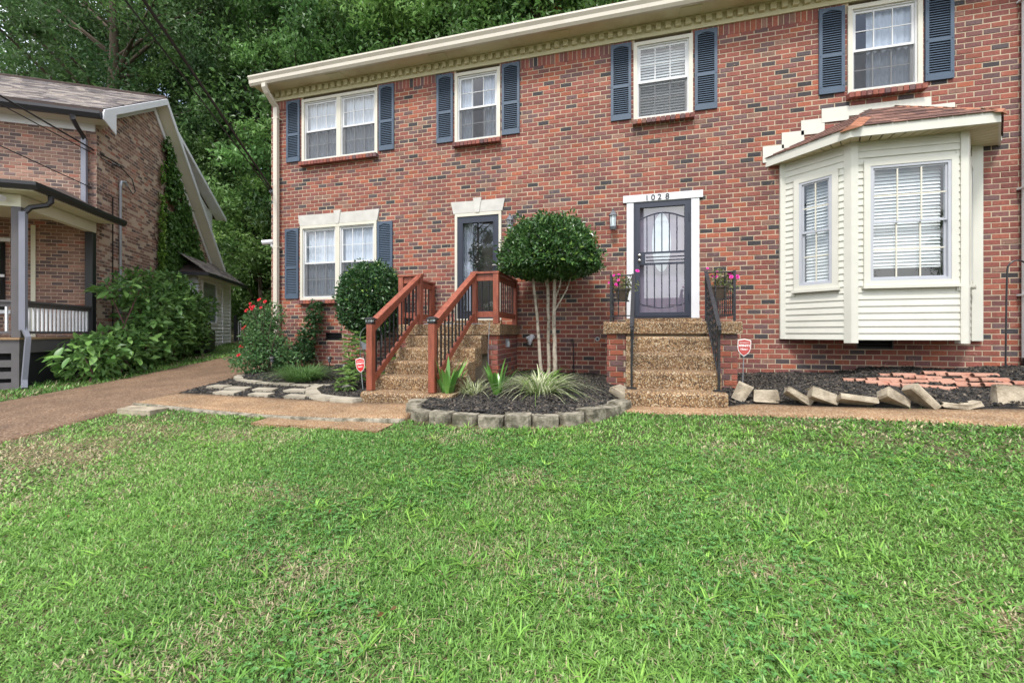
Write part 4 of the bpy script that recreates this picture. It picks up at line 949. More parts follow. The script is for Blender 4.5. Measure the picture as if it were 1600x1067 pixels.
def blades(name, base, ang, L, W, lean, droop, cols, m, seg=4):
    """grass-like arching blades; arrays of n"""
    n = len(base); t = np.linspace(0, 1, seg+1)
    d = np.stack([np.cos(ang), np.sin(ang), ang*0], -1); s = np.stack([-np.sin(ang), np.cos(ang), ang*0], -1); V = []
    for k in t:
        h = L*k; out = h*np.sin(lean)*(1+.3*k)+droop*L*k*k*.5; up = h*np.cos(lean)-droop*L*k*k*k*.75
        c = base+d*out[:, None]+np.array([0, 0, 1.])*up[:, None]; w = (W*(1-k**2.2)*(.7+.3*min(1, k*4)))[:, None]*.5
        V += [c-s*w, c+s*w]
    V = np.stack(V, 1); nv = 2*(seg+1); b = np.arange(n)[:, None]*nv
    Q = np.concatenate([b+np.array([2*i, 2*i+1, 2*i+3, 2*i+2]) for i in range(seg)], 1).reshape(-1, 4)
    return rawmesh(name, V.reshape(-1, 3), Q.ravel(), np.arange(len(Q))*4, np.full(len(Q), 4), m, np.repeat(cols, seg, 0))
def blob(name, c, rx, ry, rz, m, par, seed, zmin=-1., n=14):
    r = np.random.default_rng(seed); P = []
    for i in range(n+1):
        th = math.pi*i/n; row = []
        for j in range(n*2+1):
            ph = math.pi*j/n; k = 1+.08*math.sin(3*ph+seed)*math.sin(th)+.05*math.sin(5*th+2*ph); z = max(zmin, math.cos(th))
            row.append((c[0]+rx*k*math.sin(th)*math.cos(ph), c[1]+ry*k*math.sin(th)*math.sin(ph), c[2]+rz*k*z))
        P.append(row)
    return MB().grid(P).build(name, m, par, smooth=True)
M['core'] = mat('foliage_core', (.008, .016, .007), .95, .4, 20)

# ---------------- topiary tree
def dome_shrub(root, c, rx, ry, rz_up, rz_dn, n, seed, la, lb, L=(.035, .06)):
    r = np.random.default_rng(seed); d = rand_dirs(n, r, .15); rad = (1.01+np.where(r.random(n) < .12, 1, -1)*np.abs(r.normal(0, .065, n)))*(1+.06*np.sin(d[:, 0]*9+seed)*np.cos(d[:, 1]*8)+.035*np.sin(d[:, 2]*17+d[:, 0]*13))
    rz = np.where(d[:, 2] > 0, rz_up, rz_dn); P = np.stack([c[0]+d[:, 0]*rx*rad, c[1]+d[:, 1]*ry*rad, c[2]+d[:, 2]*rz*rad], -1)
    fd = d*.8+rand_dirs(n, r, .2)*.9; nn = d*.7+rand_dirs(n, r, .5)
    cols = green(n, r, la, lb); young = r.random(n) < .05; cols[young] = np.array([.16, .26, .05])
    LL = r.uniform(*L, n); me = leaf_mesh('crown', P-off(root), fd, nn, LL, LL*.5, cols, M['leaf_gloss']); link('crown', me, root)
    blob('crown_core', c, rx*.86, ry*.86, 1, M['core'], root, seed) if False else None
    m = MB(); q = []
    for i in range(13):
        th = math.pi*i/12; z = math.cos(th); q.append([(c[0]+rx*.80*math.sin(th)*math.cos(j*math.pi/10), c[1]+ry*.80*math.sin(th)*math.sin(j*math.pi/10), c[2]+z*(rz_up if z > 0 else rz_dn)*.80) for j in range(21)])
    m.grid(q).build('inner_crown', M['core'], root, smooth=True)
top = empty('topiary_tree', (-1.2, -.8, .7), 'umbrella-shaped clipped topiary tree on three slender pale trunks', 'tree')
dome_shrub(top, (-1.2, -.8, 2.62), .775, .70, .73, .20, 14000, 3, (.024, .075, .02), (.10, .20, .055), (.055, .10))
for b0, b1, b2, t in (((-1.30, -.86, .66), (-1.36, -.88, 1.5), (-1.46, -.85, 2.6), .028), ((-1.20, -.78, .66), (-1.20, -.78, 1.55), (-1.22, -.8, 2.65), .031), ((-1.09, -.84, .66), (-1.10, -.84, 1.5), (-1.10, -.82, 2.65), .037)):
    pts = []; r_ = random.Random(t)
    for k in range(13):
        s = k/12; a = Vector(b0).lerp(Vector(b1), min(1, s*2)) if s < .5 else Vector(b1).lerp(Vector(b2), s*2-1); pts.append(a+Vector((r_.uniform(-.008, .008), r_.uniform(-.008, .008), 0)))
    MB().tube(pts, [t*(1.05-.35*k/12)*(1+.1*(k % 3 == 0)) for k in range(13)], 8).build('trunk', M['bark_pale'], top, smooth=True)
for p, q in (((-1.10, -.83, 1.85), (-.78, -.8, 2.55)), ((-1.2, -.8, 1.9), (-1.3, -.75, 2.5)), ((-1.1, -.84, 2.0), (-.96, -.9, 2.6))):
    MB().tube([p, Vector(p).lerp(Vector(q), .5)+Vector((.03, 0, -.02)), q], [.014, .012, .008], 6).build('branch', M['bark_pale'], top)
# ---------------- round clipped shrub
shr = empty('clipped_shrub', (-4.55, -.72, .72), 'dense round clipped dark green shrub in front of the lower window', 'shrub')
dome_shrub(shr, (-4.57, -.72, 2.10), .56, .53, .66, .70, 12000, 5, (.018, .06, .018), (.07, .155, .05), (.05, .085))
MB().tube([(-4.55, -.72, .68), (-4.57, -.7, 1.1), (-4.57, -.72, 1.6)], [.05, .04, .035], 8).build('trunk', M['bark'], shr)
# ---------------- rose bush and its climbing arm
def bush(root, blobs, n, seed, la, lb, L, m='leaf', squash=.8):
    r = np.random.default_rng(seed); k = r.choice(len(blobs), n, p=np.array([b[3]*b[4]*b[5] for b in blobs])/sum(b[3]*b[4]*b[5] for b in blobs)); B = np.array(blobs)[k]
    d = rand_dirs(n, r, .1); rad = r.random(n)**.45; P = B[:, :3]+d*rad[:, None]*B[:, 3:6]
    LL = r.uniform(*L, n); fd = d*.6+rand_dirs(n, r, -.1)*.9; cols = green(n, r, la, lb, .2)*(.85+.3*r.random((n, 1)))
    return link('foliage', leaf_mesh('foliage', P-off(root), fd, rand_dirs(n, r, .9), LL, LL*.6, cols, M[m]), root)
def petals(root, pts, size, m, seed, name='flower'):
    r = random.Random(seed)
    for p in pts:
        mb = MB(); s = size*r.uniform(.7, 1.2); ax0 = Vector((r.uniform(-.5, .5), -1, r.uniform(.1, .8))).normalized(); a = ax0.orthogonal().normalized(); b = ax0.cross(a)
        for ringk, nk in ((0, 4), (1, 6)):
            for k in range(nk):
                t = 2*math.pi*k/nk+ringk*.4; dd = a*math.cos(t)+b*math.sin(t); sd_ = ax0.cross(dd); w = s*(.45+.2*ringk); le = s*(.35+.5*ringk); u = ax0*s*(.5-.35*ringk)
                c0 = Vector(p)
                mb.add([c0, c0+dd*le*.6+sd_*w*.5+u, c0+dd*le+u*.8, c0+dd*le*.6-sd_*w*.5+u], [(0, 1, 2, 3)])
        mb.build(name, m, root)
rose = empty('rose_bush', (-7.0, -.75, .72), 'sprawling rose bush with red blooms at the brick corner', 'rose bush')
bush(rose, [(-7.05, -.75, 1.3, .42, .36, .46), (-7.25, -.6, 1.72, .32, .3, .34), (-6.75, -.7, 1.1, .36, .34, .36), (-7.0, -1.1, .95, .4, .32, .26), (-6.95, -.6, 1.85, .26, .25, .28), (-6.45, -.7, .95, .3, .3, .22)], 3300, 21, (.05, .125, .045), (.15, .28, .10), (.05, .09))
for k in range(12):
    a = Vector((-6.95+random.uniform(-.12, .12), -.75+random.uniform(-.1, .1), .7)); b = a+Vector((random.uniform(-.6, .5), random.uniform(-.3, .4), random.uniform(.8, 1.4)))
    MB().tube([a, a.lerp(b, .5)+Vector((0, 0, .15)), b], [.012, .009, .005], 5).build('cane', M['bark'], rose)
RF = [(-7.22, -.86, 2.02), (-7.16, -.88, 1.98), (-7.18, -.9, 2.08), (-7.1, -.9, 2.02), (-7.38, -.8, 1.95), (-7.0, -.82, 2.0), (-6.92, -.8, 2.12), (-7.42, -.85, 1.58), (-7.25, -.95, 1.62), (-7.0, -1.32, 1.08), (-7.35, -.95, 1.22), (-7.06, -.8, 2.16)]
petals(rose, RF, .052, M['petal_red'], 3)
for f_ in RF: MB().tube([Vector(f_), Vector(f_).lerp(Vector((-7.03, -.75, 1.2)), .5)+Vector((0, 0, .06)), (-7.03, -.75, 1.15)], .004, 4).build('flower_stem', M['bark'], rose)
arm = empty('climbing_rose', (-6.1, -.2, .76), 'leafy climbing rose stem trained up the brick below the lower window', 'climbing plant')
bush(arm, [(-6.22, -.22, 1.95, .16, .13, .24), (-6.3, -.22, 1.65, .2, .14, .25), (-6.4, -.25, 1.4, .22, .15, .22), (-6.45, -.3, 1.1, .25, .2, .25)], 900, 22, (.03, .08, .03), (.07, .15, .05), (.06, .11))
MB().tube([(-6.1, -.2, .74), (-6.35, -.15, 1.3), (-6.22, -.12, 1.8), (-6.18, -.12, 2.12)], [.014, .012, .009, .004], 6).build('cane', M['bark'], arm)
# ---------------- grassy clump
def clump(name, x, y, z, n, Lr, Wr, la, lb, label, cat, seed, lean=(.1, .9), droop=(.3, .9), R0=.08, white=0., m='leaf', group=None):
    r = np.random.default_rng(seed); root = empty(name, (x, y, z), label, cat, group); a = r.uniform(0, 2*np.pi, n); rr = R0*np.sqrt(r.random(n))
    base = np.stack([rr*np.cos(a), rr*np.sin(a), np.zeros(n)-.02], -1); aa = a+r.normal(0, .5, n); cols = green(n, r, la, lb)
    if white: w = r.random(n) < white; cols[w] = np.array([.62, .66, .42])*r.uniform(.7, 1.1, (w.sum(), 1))
    link('leaves', blades('leaves', base, aa, r.uniform(*Lr, n), r.uniform(*Wr, n), r.uniform(*lean, n), r.uniform(*droop, n), cols, M[m], 6), root); return root
clump('lilyturf_clump', -5.28, -1.62, bed_left(np.array([-5.28]), np.array([-1.62]))[0], 560, (.34, .56), (.008, .014), (.07, .15, .04), (.17, .30, .09), 'mounded grassy lilyturf clump between the path lights in the rose bed', 'grassy plant', 31, (.1, .85), (.35, .9), .24)
bm = lambda x, y: float(bed_mid(np.array([x]), np.array([y]))[0])
clump('variegated_grass', -1.08, -2.2, bm(-1.08, -2.2), 270, (.36, .70), (.012, .02), (.16, .26, .07), (.26, .36, .12), 'large clump of cream-striped grass under the topiary tree', 'grassy plant', 32, (.15, 1.0), (.4, 1.2), .13, .55)
clump('variegated_grass', -1.90, -2.45, bm(-1.9, -2.45), 90, (.25, .5), (.008, .014), (.2, .28, .08), (.3, .36, .14), 'small wispy cream-striped grass between the two green leafy clumps', 'grassy plant', 33, (.15, 1.0), (.3, 1.0), .08, .6)
clump('daylily_clump', -1.10, -1.35, bm(-1.1, -1.35), 26, (.35, .6), (.022, .032), (.12, .26, .04), (.2, .36, .06), 'bright green strap-leaved clump at the foot of the topiary trunks', 'leafy plant', 34, (.1, .7), (.4, 1.0), .07)
def broad(x, y, n, Lr, label, seed, Wd=.058):
    r = np.random.default_rng(seed); root = empty('cast_iron_plant', (x, y, bm(x, y)), label, 'leafy plant')
    for k in range(n):
        a = np.array([r.uniform(0, 6.28)]); rr = .06*math.sqrt(r.random()); b = np.array([[rr*math.cos(a[0]), rr*math.sin(a[0]), -.02]]); L = r.uniform(*Lr); seg = 7; t = np.linspace(0, 1, seg+1)
        lean = r.uniform(.05, .5); d = np.array([math.cos(a[0]), math.sin(a[0]), 0]); s = np.array([-d[1], d[0], 0]); V = []
        for q in t:
            c = b[0]+d*(L*q*math.sin(lean)+.06*q*q)+np.array([0, 0, 1])*(L*q*math.cos(lean)-.04*q**3); w = Wd*.5*(math.sin(math.pi*min(1, .12+q*.88))**.8 if q > .2 else .28+q*1.6)
            V += [c-s*w+np.array([0, 0, .3*w]), c+np.array([0, 0, -.0]), c+s*w+np.array([0, 0, .3*w])]
        cc = green(1, r, (.06, .17, .03), (.16, .36, .07))[0]; m = MB(); m.cur = tuple(cc)
        m.add(V, [(3*i+j, 3*i+j+1, 3*i+j+4, 3*i+j+3) for i in range(seg) for j in (0, 1)])
        link('leaf', m.mesh('leaf', M['leaf_gloss'], True), root)
broad(-2.22, -2.55, 24, (.34, .60), 'broad dark green upright leaf clump against the wooden stair post', 51)
broad(-1.56, -2.5, 20, (.30, .54), 'broad upright green leaf clump between the striped grasses', 52)
# ---------------- leafy shrub beside the wooden steps (pale whorled leaves)
aucuba = empty('leafy_shrub', (-4.05, -1.6, .7), 'light green whorled-leaf shrub between the wall vent and wooden railing', 'shrub')
r = np.random.default_rng(61); CC = []; tips = [(-4.62, -1.3, 1.42), (-4.5, -1.25, 1.48), (-4.36, -1.35, 1.40), (-4.55, -1.4, 1.28), (-4.25, -1.5, 1.32), (-4.4, -1.6, 1.08), (-4.3, -1.55, 1.14), (-4.2, -1.8, 1.0), (-4.3, -1.9, .9), (-4.1, -1.9, .96), (-4.05, -2.1, .86), (-3.95, -2.2, .8), (-4.12, -2.2, .78), (-3.9, -2.0, .92), (-3.7, -1.3, 1.2), (-3.6, -1.0, 1.45), (-3.6, -1.4, .98), (-3.6, -1.9, .86), (-3.55, -2.1, .82)]
C_, D_, N_, L_ = [], [], [], []
for tp in tips:
    MB().tube([(-4.05+random.uniform(-.1, .1), -1.6+random.uniform(-.1, .1), .66), Vector(tp)*.5+Vector((-3.95, -1.6, .8))*.5, tp], [.012, .009, .005], 5).build('stem', M['bark'], aucuba)
    for lev in range(3):
        for k in range(9):
            a = 2*math.pi*k/9+lev*.4+r.normal(0, .15); C_.append(np.array(tp)+(0, 0, -.05*lev)); D_.append((math.cos(a), math.sin(a), .5-.45*lev+r.normal(0, .15))); N_.append((0, 0, 1)); L_.append(r.uniform(.1, .17))
C_ = np.array(C_); n = len(C_); L_ = np.array(L_)
link('foliage', leaf_mesh('foliage', C_-off(aucuba), np.array(D_), np.array(N_)+r.normal(0, .2, (n, 3)), L_, L_*.33, green(n, r, (.10, .2, .05), (.24, .36, .10)), M['leaf']), aucuba)

# ================================================================ SMALL YARD THINGS
def path_light(x, y, label):
    z = float(bed_left(np.array([x]), np.array([y]))[0])-.03; root = empty('path_light', (x, y, z), label, 'path light', 'solar path lights in the rose bed')
    MB().tube([(x, y, z), (x, y, z+.24)], .009, 6).build('stake', M['rubber'], root)
    MB().lathe([(.022, .24), (.03, .25), (.028, .31), (.022, .315)], (x, y, z), 10).build('lens', M['pewter'], root)
    MB().lathe([(.06, .305), (.064, .312), (.04, .345), (.02, .352)], (x, y, z), 12).build('cap', M['rubber'], root)
path_light(-6.55, -1.0, 'black solar path light half hidden in front of the rose bush'); path_light(-5.45, -.75, 'black solar path light rising behind the lilyturf clump'); path_light(-4.55, -1.5, 'black solar path light in open mulch beside the pale rock')
rk = MB(); P = []
rr = random.Random(4)
for i in range(7):
    th = math.pi*i/6; P.append([(-4.02+.085*math.sin(th)*math.cos(j*math.pi/5)*(1+.2*math.sin(j*2.1)), -2.15+.07*math.sin(th)*math.sin(j*math.pi/5), .68+.06*math.cos(th)*(1+.15*math.sin(j*1.7))) for j in range(11)])
tag(rk.grid(P).build('rock', M['rock']), 'pale grey rock lying on mulch near the wooden steps', 'rock')
def hook(name, x, y, z, H, W, label, bend=1):
    root = empty(name, (x, y, z), label, 'garden hook')
    pts = [(x, y, z-.05), (x+.01*bend, y, z+H*.6), (x+.02*bend, y, z+H*.85)]+[(x+bend*(.02+W/2-W/2*math.cos(math.pi*k/8)), y, z+H*.85+W*.55*math.sin(math.pi*k/8)) for k in range(1, 9)]+[(x+bend*(.02+W), y, z+H*.78)]
    MB().tube(pts, .010, 6).build('rod', M['black'], root); return root
hk = hook('shepherd_hook', 5.08, -.25, .97, 1.65, .22, 'thin black shepherd hook standing by the pale downspout', 1)
bl_ = lambda x, y: float(bed_left(np.array([x]), np.array([y]))[0])
g2 = empty('garden_stake', (-4.05, -1.75, bl_(-4.05, -1.75)), 'arched wire garden stake in front of the round clipped shrub', 'garden stake'); x, y, z = g2.location
MB().tube([(x-.02, y, z-.05), (x-.03, y, z+.75)]+[(x+.165-.195*math.cos(math.pi*k/8), y, z+.8+.16*math.sin(math.pi*k/8)) for k in range(9)]+[(x+.36, y, z+.62)], .005, 5).build('wire', M['pewter'], g2)
MB().tube([(x-.03, y, z+.6), (x+.36, y, z+.62)], .004, 5).build('wire', M['pewter'], g2)
MB().prism([(x-.02, y-.004, z+.72), (x+.12, y-.004, z+.66), (x+.08, y-.004, z+.63), (x+.1, y-.004, z+.6), (x+.02, y-.004, z+.58), (x, y-.004, z+.62)], (0, .008, 0)).build('bird_plate', M['pewter'], g2)
MB().tube([(x+.1, y, z-.05), (x+.1, y, z+.6)], .004, 5).build('wire', M['pewter'], g2)
rod = hook('garden_rod', -.86, -.15, .76, .72, .03, 'short thin dark rod stuck in mulch right of the topiary trunks', -1)
def sign(x, y, z, w, h, zt, mred, label, tilt=0., lean=0.):
    root = empty('yard_sign', (x, y, z), label, 'yard sign'); zb = zt-h
    R4 = Matrix.Translation((x, y, z)) @ Matrix.Rotation(tilt, 4, 'Y') @ Matrix.Rotation(lean, 4, 'Z')
    def sh(k, y0, y1):
        P = [(-.5, .42), (-.25, .46), (0, .5), (.25, .46), (.5, .42), (.5, 0), (.42, -.22), (.25, -.38), (0, -.5), (-.25, -.38), (-.42, -.22), (-.5, 0)]
        return MB().prism([(a*w*k, y0, (zt+zb)/2-z+b*h*(k if k == 1 else k*1.0)) for a, b in P], (0, y1-y0, 0)).xform(R4)
    sh(1, -.004, .0).build('plate', M['sign_white'], root); sh(.9, -.007, -.004).build('face', mred, root)
    MB().tube([(0, .008, -.08), (0, .008, (zt+zb)/2-z+h*.2)], .007, 6).xform(R4).build('stake', M['galv'], root)
    zc = (zt+zb)/2-z
    for s_, sz, dz, bd in (('SECURED BY', .13, .27, .0), ('XFINITY', .235, .10, .008), ('Home', .22, -.10, .006)):
        text(s_, sz*w, R4 @ Matrix.Translation((0, -.0075, zc+dz*h)) @ UPM, M['sign_white'], 'lettering', root, .0006, bd*w)
sign(-3.76, -2.15, bl_(-3.76, -2.15), .15, .22, 1.13, M['sign_red'], 'bright red shield yard sign beside the wooden stair post', RAD(-6))
br = lambda x, y: float(bed_right(np.array([x]), np.array([y]))[0])
sign(1.56, -1.25, br(1.56, -1.25), .165, .24, 1.42, M['sign_faded'], 'faded red shield yard sign beside the iron-railed steps', RAD(2))
# ---------------- wall things
def lantern(x, y, z0, z1, label, style):
    root = empty('wall_lantern', (x, 0, z0), label, 'lantern'); h = z1-z0; w = .075
    box('back_plate', M['pewter'], root, x-.04, x+.04, -.03, .0, z0+h*.5, z0+h*.92)
    MB().tube([(x, -.03, z0+h*.8), (x, -.07, z0+h*.95), (x, -.115, z0+h*.9)], .009, 6).build('arm', M['pewter'], root)
    c = (x, -.115, z0)
    MB().lathe([(.012, h*.97), (.02, h*.94), (.012, h*.9), (w*.95, h*.7), (w*1.05, h*.66), (w*.9, h*.655)], c, 8).build('cap', M['pewter'], root)
    if style: MB().lathe([(.02, .0), (.05, .01), (w*.8, h*.12), (w*.85, h*.16)], c, 8).build('base', M['pewter'], root)
    else: MB().lathe([(.004, -.0), (.02, h*.08), (.045, h*.2), (w*.7, h*.25)], c, 8).build('base', M['pewter'], root)
    za = z0+h*(.16 if style else .25)
    MB().lathe([(w*.62, h*(.16 if style else .25)), (w*.75, h*.655)], c, 8).build('glass_shade', M['frost'] if style else M['glass'], root)
    for k in range(4 if not style else 8):
        a = 2*math.pi*k/(4 if not style else 8)+.4; MB().tube([(x+w*.66*math.cos(a), -.115+w*.66*math.sin(a), za), (x+w*.8*math.cos(a), -.115+w*.8*math.sin(a), z0+h*.66)], .0045, 4).build('cage_bar', M['pewter'], root)
    MB().tube([(x, -.115, za), (x, -.115, za+.07)], .012, 6).build('bulb', M['frost'], root)
lantern(-.19, 0, 3.28, 3.66, 'grey round-shouldered wall lantern left of the house-number door', True)
lantern(-2.05, 0, 3.30, 3.72, 'open glass wall lantern beside the glazed storm door', False)
def camera_thing(x, y, z, label, bullet):
    root = empty('security_camera', (x, y, z), label, 'security camera')
    if bullet:
        MB().lathe([(.045, -.02), (.045, .02)], (x+.05, y-.0, z-.06), 10).xform(Matrix()).build('base', M['white'], root)
        MB().tube([(x+.08, y, z-.12), (x+.05, y-.03, z-.03), (x, y-.06, z)], .018, 8).build('arm', M['white'], root)
        MB().tube([(x+.06, y-.0, z+.03), (x-.10, y-.14, z-.01)], [.05, .05], 12).build('housing', M['white'], root)
        MB().tube([(x-.10, y-.14, z-.01), (x-.105, y-.145, z-.012)], .038, 12).build('lens', M['rubber'], root)
    else:
        MB().tube([(x+.06, y, z), (x-.02, y-.05, z-.02)], [.04, .045], 10).build('housing', M['pewter'], root)
        MB().tube([(x-.02, y-.05, z-.02), (x-.03, y-.055, z-.022)], .03, 10).build('lens', M['rubber'], root)
camera_thing(-7.56, -.02, 3.48, 'white bullet security camera low on the brick corner', True)
camera_thing(-7.52, -.01, 4.62, 'small dark camera high on the brick corner beside the downspout', False)
vh = empty('vent_hood', (-1.66, 0, 1.30), 'small white curled vent hood on the brick behind the topiary trunks', 'vent hood')
MB().tube([(-1.64, 0, 1.42), (-1.64, -.07, 1.43), (-1.66, -.11, 1.38), (-1.68, -.12, 1.28)], [.045, .05, .045, .03], 10).build('hood', M['white'], vh, smooth=True)
MB().tube([(-1.66, -.06, 1.43), (-1.74, -.1, 1.40)], [.03, .025], 8).build('flap', M['white'], vh)
hb = empty('hose_bib', (-.46, 0, 1.36), 'round metal hose connection on the brick near the iron-railed steps', 'hose bib')
MB().tube([(-.46, 0, 1.39), (-.46, -.03, 1.39)], .04, 12).build('flange', M['galv'], hb); MB().tube([(-.46, -.03, 1.39), (-.46, -.06, 1.39)], .02, 10).build('spout', M['rubber'], hb)
dl = empty('step_light', (-1.885, -.75, 1.3), 'small frosted light fixed to the brick pier of the wooden-railed steps', 'step light')
MB().box(-1.935, -1.90, -.80, -.70, 1.26, 1.40).build('housing', M['galv'], dl); MB().box(-1.90, -1.886, -.795, -.705, 1.265, 1.36).build('lens', M['frost'], dl)
# corrugated drain at the right downspout
dp = MB(); prof = []
for k in range(14): prof += [(.085 if k % 2 else .098, k*.014)]
tag(MB().lathe([(.1, -.08)]+prof+[(.07, .2)], (5.47, -.1, .97), 14).build('drain_pipe', M['rubber']), 'black corrugated drain pipe collar under the pale downspout', 'drain pipe')
tag(MB().lathe([(.07, -.08)]+[(.06 if k % 2 else .07, k*.014) for k in range(14)]+[(.055, .2)], (-7.34, -.1, .76), 12).build('drain_pipe', M['rubber']), 'black corrugated drain pipe collar behind the rose bush', 'drain pipe')
# hanging flower boxes
def pot(cx, cy, z, label, seed):
    root = empty('flower_pot', (cx, cy, z), label, 'flower pot')
    MB().add([(cx+a*.075, cy+b*.055, z) for a, b in ((-1, -1), (1, -1), (1, 1), (-1, 1))]+[(cx+a*.105, cy+b*.075, z+.15) for a, b in ((-1, -1), (1, -1), (1, 1), (-1, 1))]+[(cx+a*.115, cy+b*.085, z+.15) for a, b in ((-1, -1), (1, -1), (1, 1), (-1, 1))]+[(cx+a*.115, cy+b*.085, z+.175) for a, b in ((-1, -1), (1, -1), (1, 1), (-1, 1))],
        [(3, 2, 1, 0)]+[(k*4+i, k*4+(i+1) % 4, k*4+4+(i+1) % 4, k*4+4+i) for k in range(3) for i in range(4)]+[(12, 13, 14, 15)]).build('pot', M['pot'], root)
    bush(root, [(cx, cy, z+.27, .2, .13, .14), (cx+.12, cy-.03, z+.22, .12, .1, .14)], 330, seed, (.12, .17, .05), (.3, .32, .14), (.025, .05))
    r_ = random.Random(seed); petals(root, [(cx+r_.uniform(-.2, .22), cy-.1+r_.uniform(-.05, .03), z+.22+r_.uniform(0, .2)) for _ in range(7)], .036, M['petal_pink'], seed)
    box('hanger', M['iron'], root, cx-.08, cx+.08, cy+.05, cy+.065, z-.012, z+.17); box('hanger', M['iron'], root, cx-.1, cx+.1, cy-.06, cy+.06, z-.016, z-.001)
pot(-.03, -1.14, 1.98, 'brown pot of pink petunias inside the iron railing nearer the topiary tree', 71); pot(1.29, -1.14, 1.98, 'brown pot of pink petunias inside the iron railing nearer the bay window', 72)
# ---------------- tumbled blocks along the right bed
def wedge(x, y, w, h, d, rx, ry, rz, label, taper=.8, z=None):
    vs = [(-w/2, -d/2, 0), (w/2, -d/2, 0), (w/2*taper, d/2, 0), (-w/2*taper, d/2, 0)]; b = .012
    m = MB(); hi = [(a*.97, c*.97, h) for a, c, _ in vs]; lo = [(a, c, b) for a, c, _ in vs]; lo0 = [(a*.95, c*.95, 0) for a, c, _ in vs]; h1 = [(a, c, h-b) for a, c, _ in vs]
    m.add(lo0+lo+h1+hi, [(3, 2, 1, 0)]+[(k*4+i, k*4+(i+1) % 4, k*4+4+(i+1) % 4, k*4+4+i) for k in range(3) for i in range(4)]+[(12, 13, 14, 15)])
    jr = random.Random(int(x*1000)); m.v = [(p[0]+jr.uniform(-.011, .011), p[1]+jr.uniform(-.009, .009), p[2]+jr.uniform(-.009, .009)) for p in m.v]
    R4 = Euler((rx, ry, rz)).to_matrix().to_4x4(); m.xform(R4); V = np.array(m.v); zz = gz(x, y)+.03 if z is None else z
    m.xform(Matrix.Translation((x, y, zz-V[:, 2].min()-.012))); return tag(m.build('concrete_block', M['concrete']), label, 'concrete block')
wedge(-.02, -2.28, .3, .1, .16, RAD(12), RAD(24), RAD(-28), 'grey edging block tipped against the iron-railed steps', .8)
wedge(1.28, -2.16, .15, .21, .12, RAD(-8), RAD(26), RAD(-20), 'upright tan block leaning beside the faded yard sign')
wedge(1.56, -2.20, .27, .145, .10, RAD(-14), 0, RAD(8), 'broad tan block standing on edge next to a leaning block')
wedge(1.84, -2.26, .29, .07, .14, RAD(-10), RAD(34), RAD(8), 'stained tan block tilted steeply between broad block and wedge')
wedge(2.06, -2.31, .29, .11, .14, RAD(-20), RAD(20), RAD(14), 'wedge-shaped tan block sinking at its narrow end', .7)
wedge(2.36, -2.38, .35, .06, .14, RAD(-28), RAD(9), RAD(4), 'pale flat block lying almost level along the walkway')
wedge(2.66, -2.42, .29, .10, .14, RAD(-20), RAD(27), RAD(22), 'thick tan block with sharp raised corner by the walkway', .75)
wedge(2.87, -2.42, .31, .075, .15, RAD(-12), RAD(46), RAD(6), 'hollow-faced stained block leaning steepest in the row')
wedge(3.16, -2.42, .2, .045, .11, RAD(-6), RAD(8), RAD(-6), 'low broken concrete chunk half buried in soil'); wedge(3.32, -2.42, .15, .055, .1, RAD(-4), RAD(-14), RAD(10), 'small jagged concrete chunk beside the half-buried one')
wedge(3.67, -2.34, .25, .22, .10, RAD(-10), RAD(4), RAD(-2), 'large square concrete block standing upright near the downspout', .9)
# ---------------- terracotta half-round edging pieces laid on the mulch
def halfpipe(x, y, L, r_, rz):
    m = MB(); n = 8; z = br(x, y)+.008; c, s = math.cos(rz), math.sin(rz); vs = []
    for e_ in (-L/2, L/2):
        for rad in (r_, r_*.78):
            for k in range(n+1):
                a = math.pi*k/n; v_ = rad*math.cos(a); vs.append((x+e_*c-v_*s, y+e_*s+v_*c, z+rad*math.sin(a)))
    q = n+1; fs = []
    for k in range(n): fs += [(k, k+1, 2*q+k+1, 2*q+k), (q+k+1, q+k, 3*q+k, 3*q+k+1), (k+1, k, q+k, q+k+1), (2*q+k, 2*q+k+1, 3*q+k+1, 3*q+k)]
    m.add(vs, fs); o = m.build('terracotta_edging', M['terra']); tag(o, 'half-round terracotta edging piece lying in a row on the mulch', 'terracotta edging', 'terracotta edging pieces on the mulch')
rr = random.Random(9)
for x0, y0, n in ((3.05, -.82, 6), (3.55, -.66, 5), (4.05, -.62, 5), (3.2, -1.05, 6), (3.75, -1.02, 7), (4.2, -.95, 6)):
    for k in range(n): halfpipe(x0+k*.105+rr.uniform(-.01, .01), y0-k*.055+rr.uniform(-.012, .012), .27, .042, RAD(rr.uniform(-4, 6)))

# ================================================================ NEIGHBOUR HOUSE (local axes: x along its front, y into the lot)
NP_ = (-11.79, -.72, 0.); NROT = RAD(32.3)
NM = Matrix.Translation(NP_) @ Matrix.Rotation(NROT, 4, 'Z')
nh = empty('neighbour_house', NP_, 'brown brick house with grey shingled saltbox roof and covered porch', 'house', rz=NROT)
nb = lambda name, m, *a, par=None: MB().box(*a).build(name, m, par or nh, local=True)
RK = [(-.4, 6.42), (2.5, 8.20), (7.25, 3.92)]                  # rake line (y, z)
def rake_z(y): return np.interp(y, [p[0] for p in RK], [p[1] for p in RK])
fw = nb('front_wall', M['mortar_n'], -8, -.05, .0, .2, .3, 6.2)
lay(rows_running(spans(-8, 0, []), .5, 6.12, seed=70), (0, 0, 0), (1, 0, 0), (0, -1, 0), fw, PAL_N, 300, 71, M2=NM)
sw = MB().prism([(-.2, .0, .3), (-.2, 7.0, .3), (-.2, 7.0, rake_z(7.0)-.2), (-.2, 2.5, 7.98), (-.2, 0, 6.3)], (.2, 0, 0)).build('side_wall', M['mortar_n'], nh, local=True)
def gable_spans(v0, v1):
    ys = np.linspace(0, 7, 141); ok = ys[rake_z(ys)-.24 > v1]
    return [(float(ok.min()), float(ok.max()))] if len(ok) else []
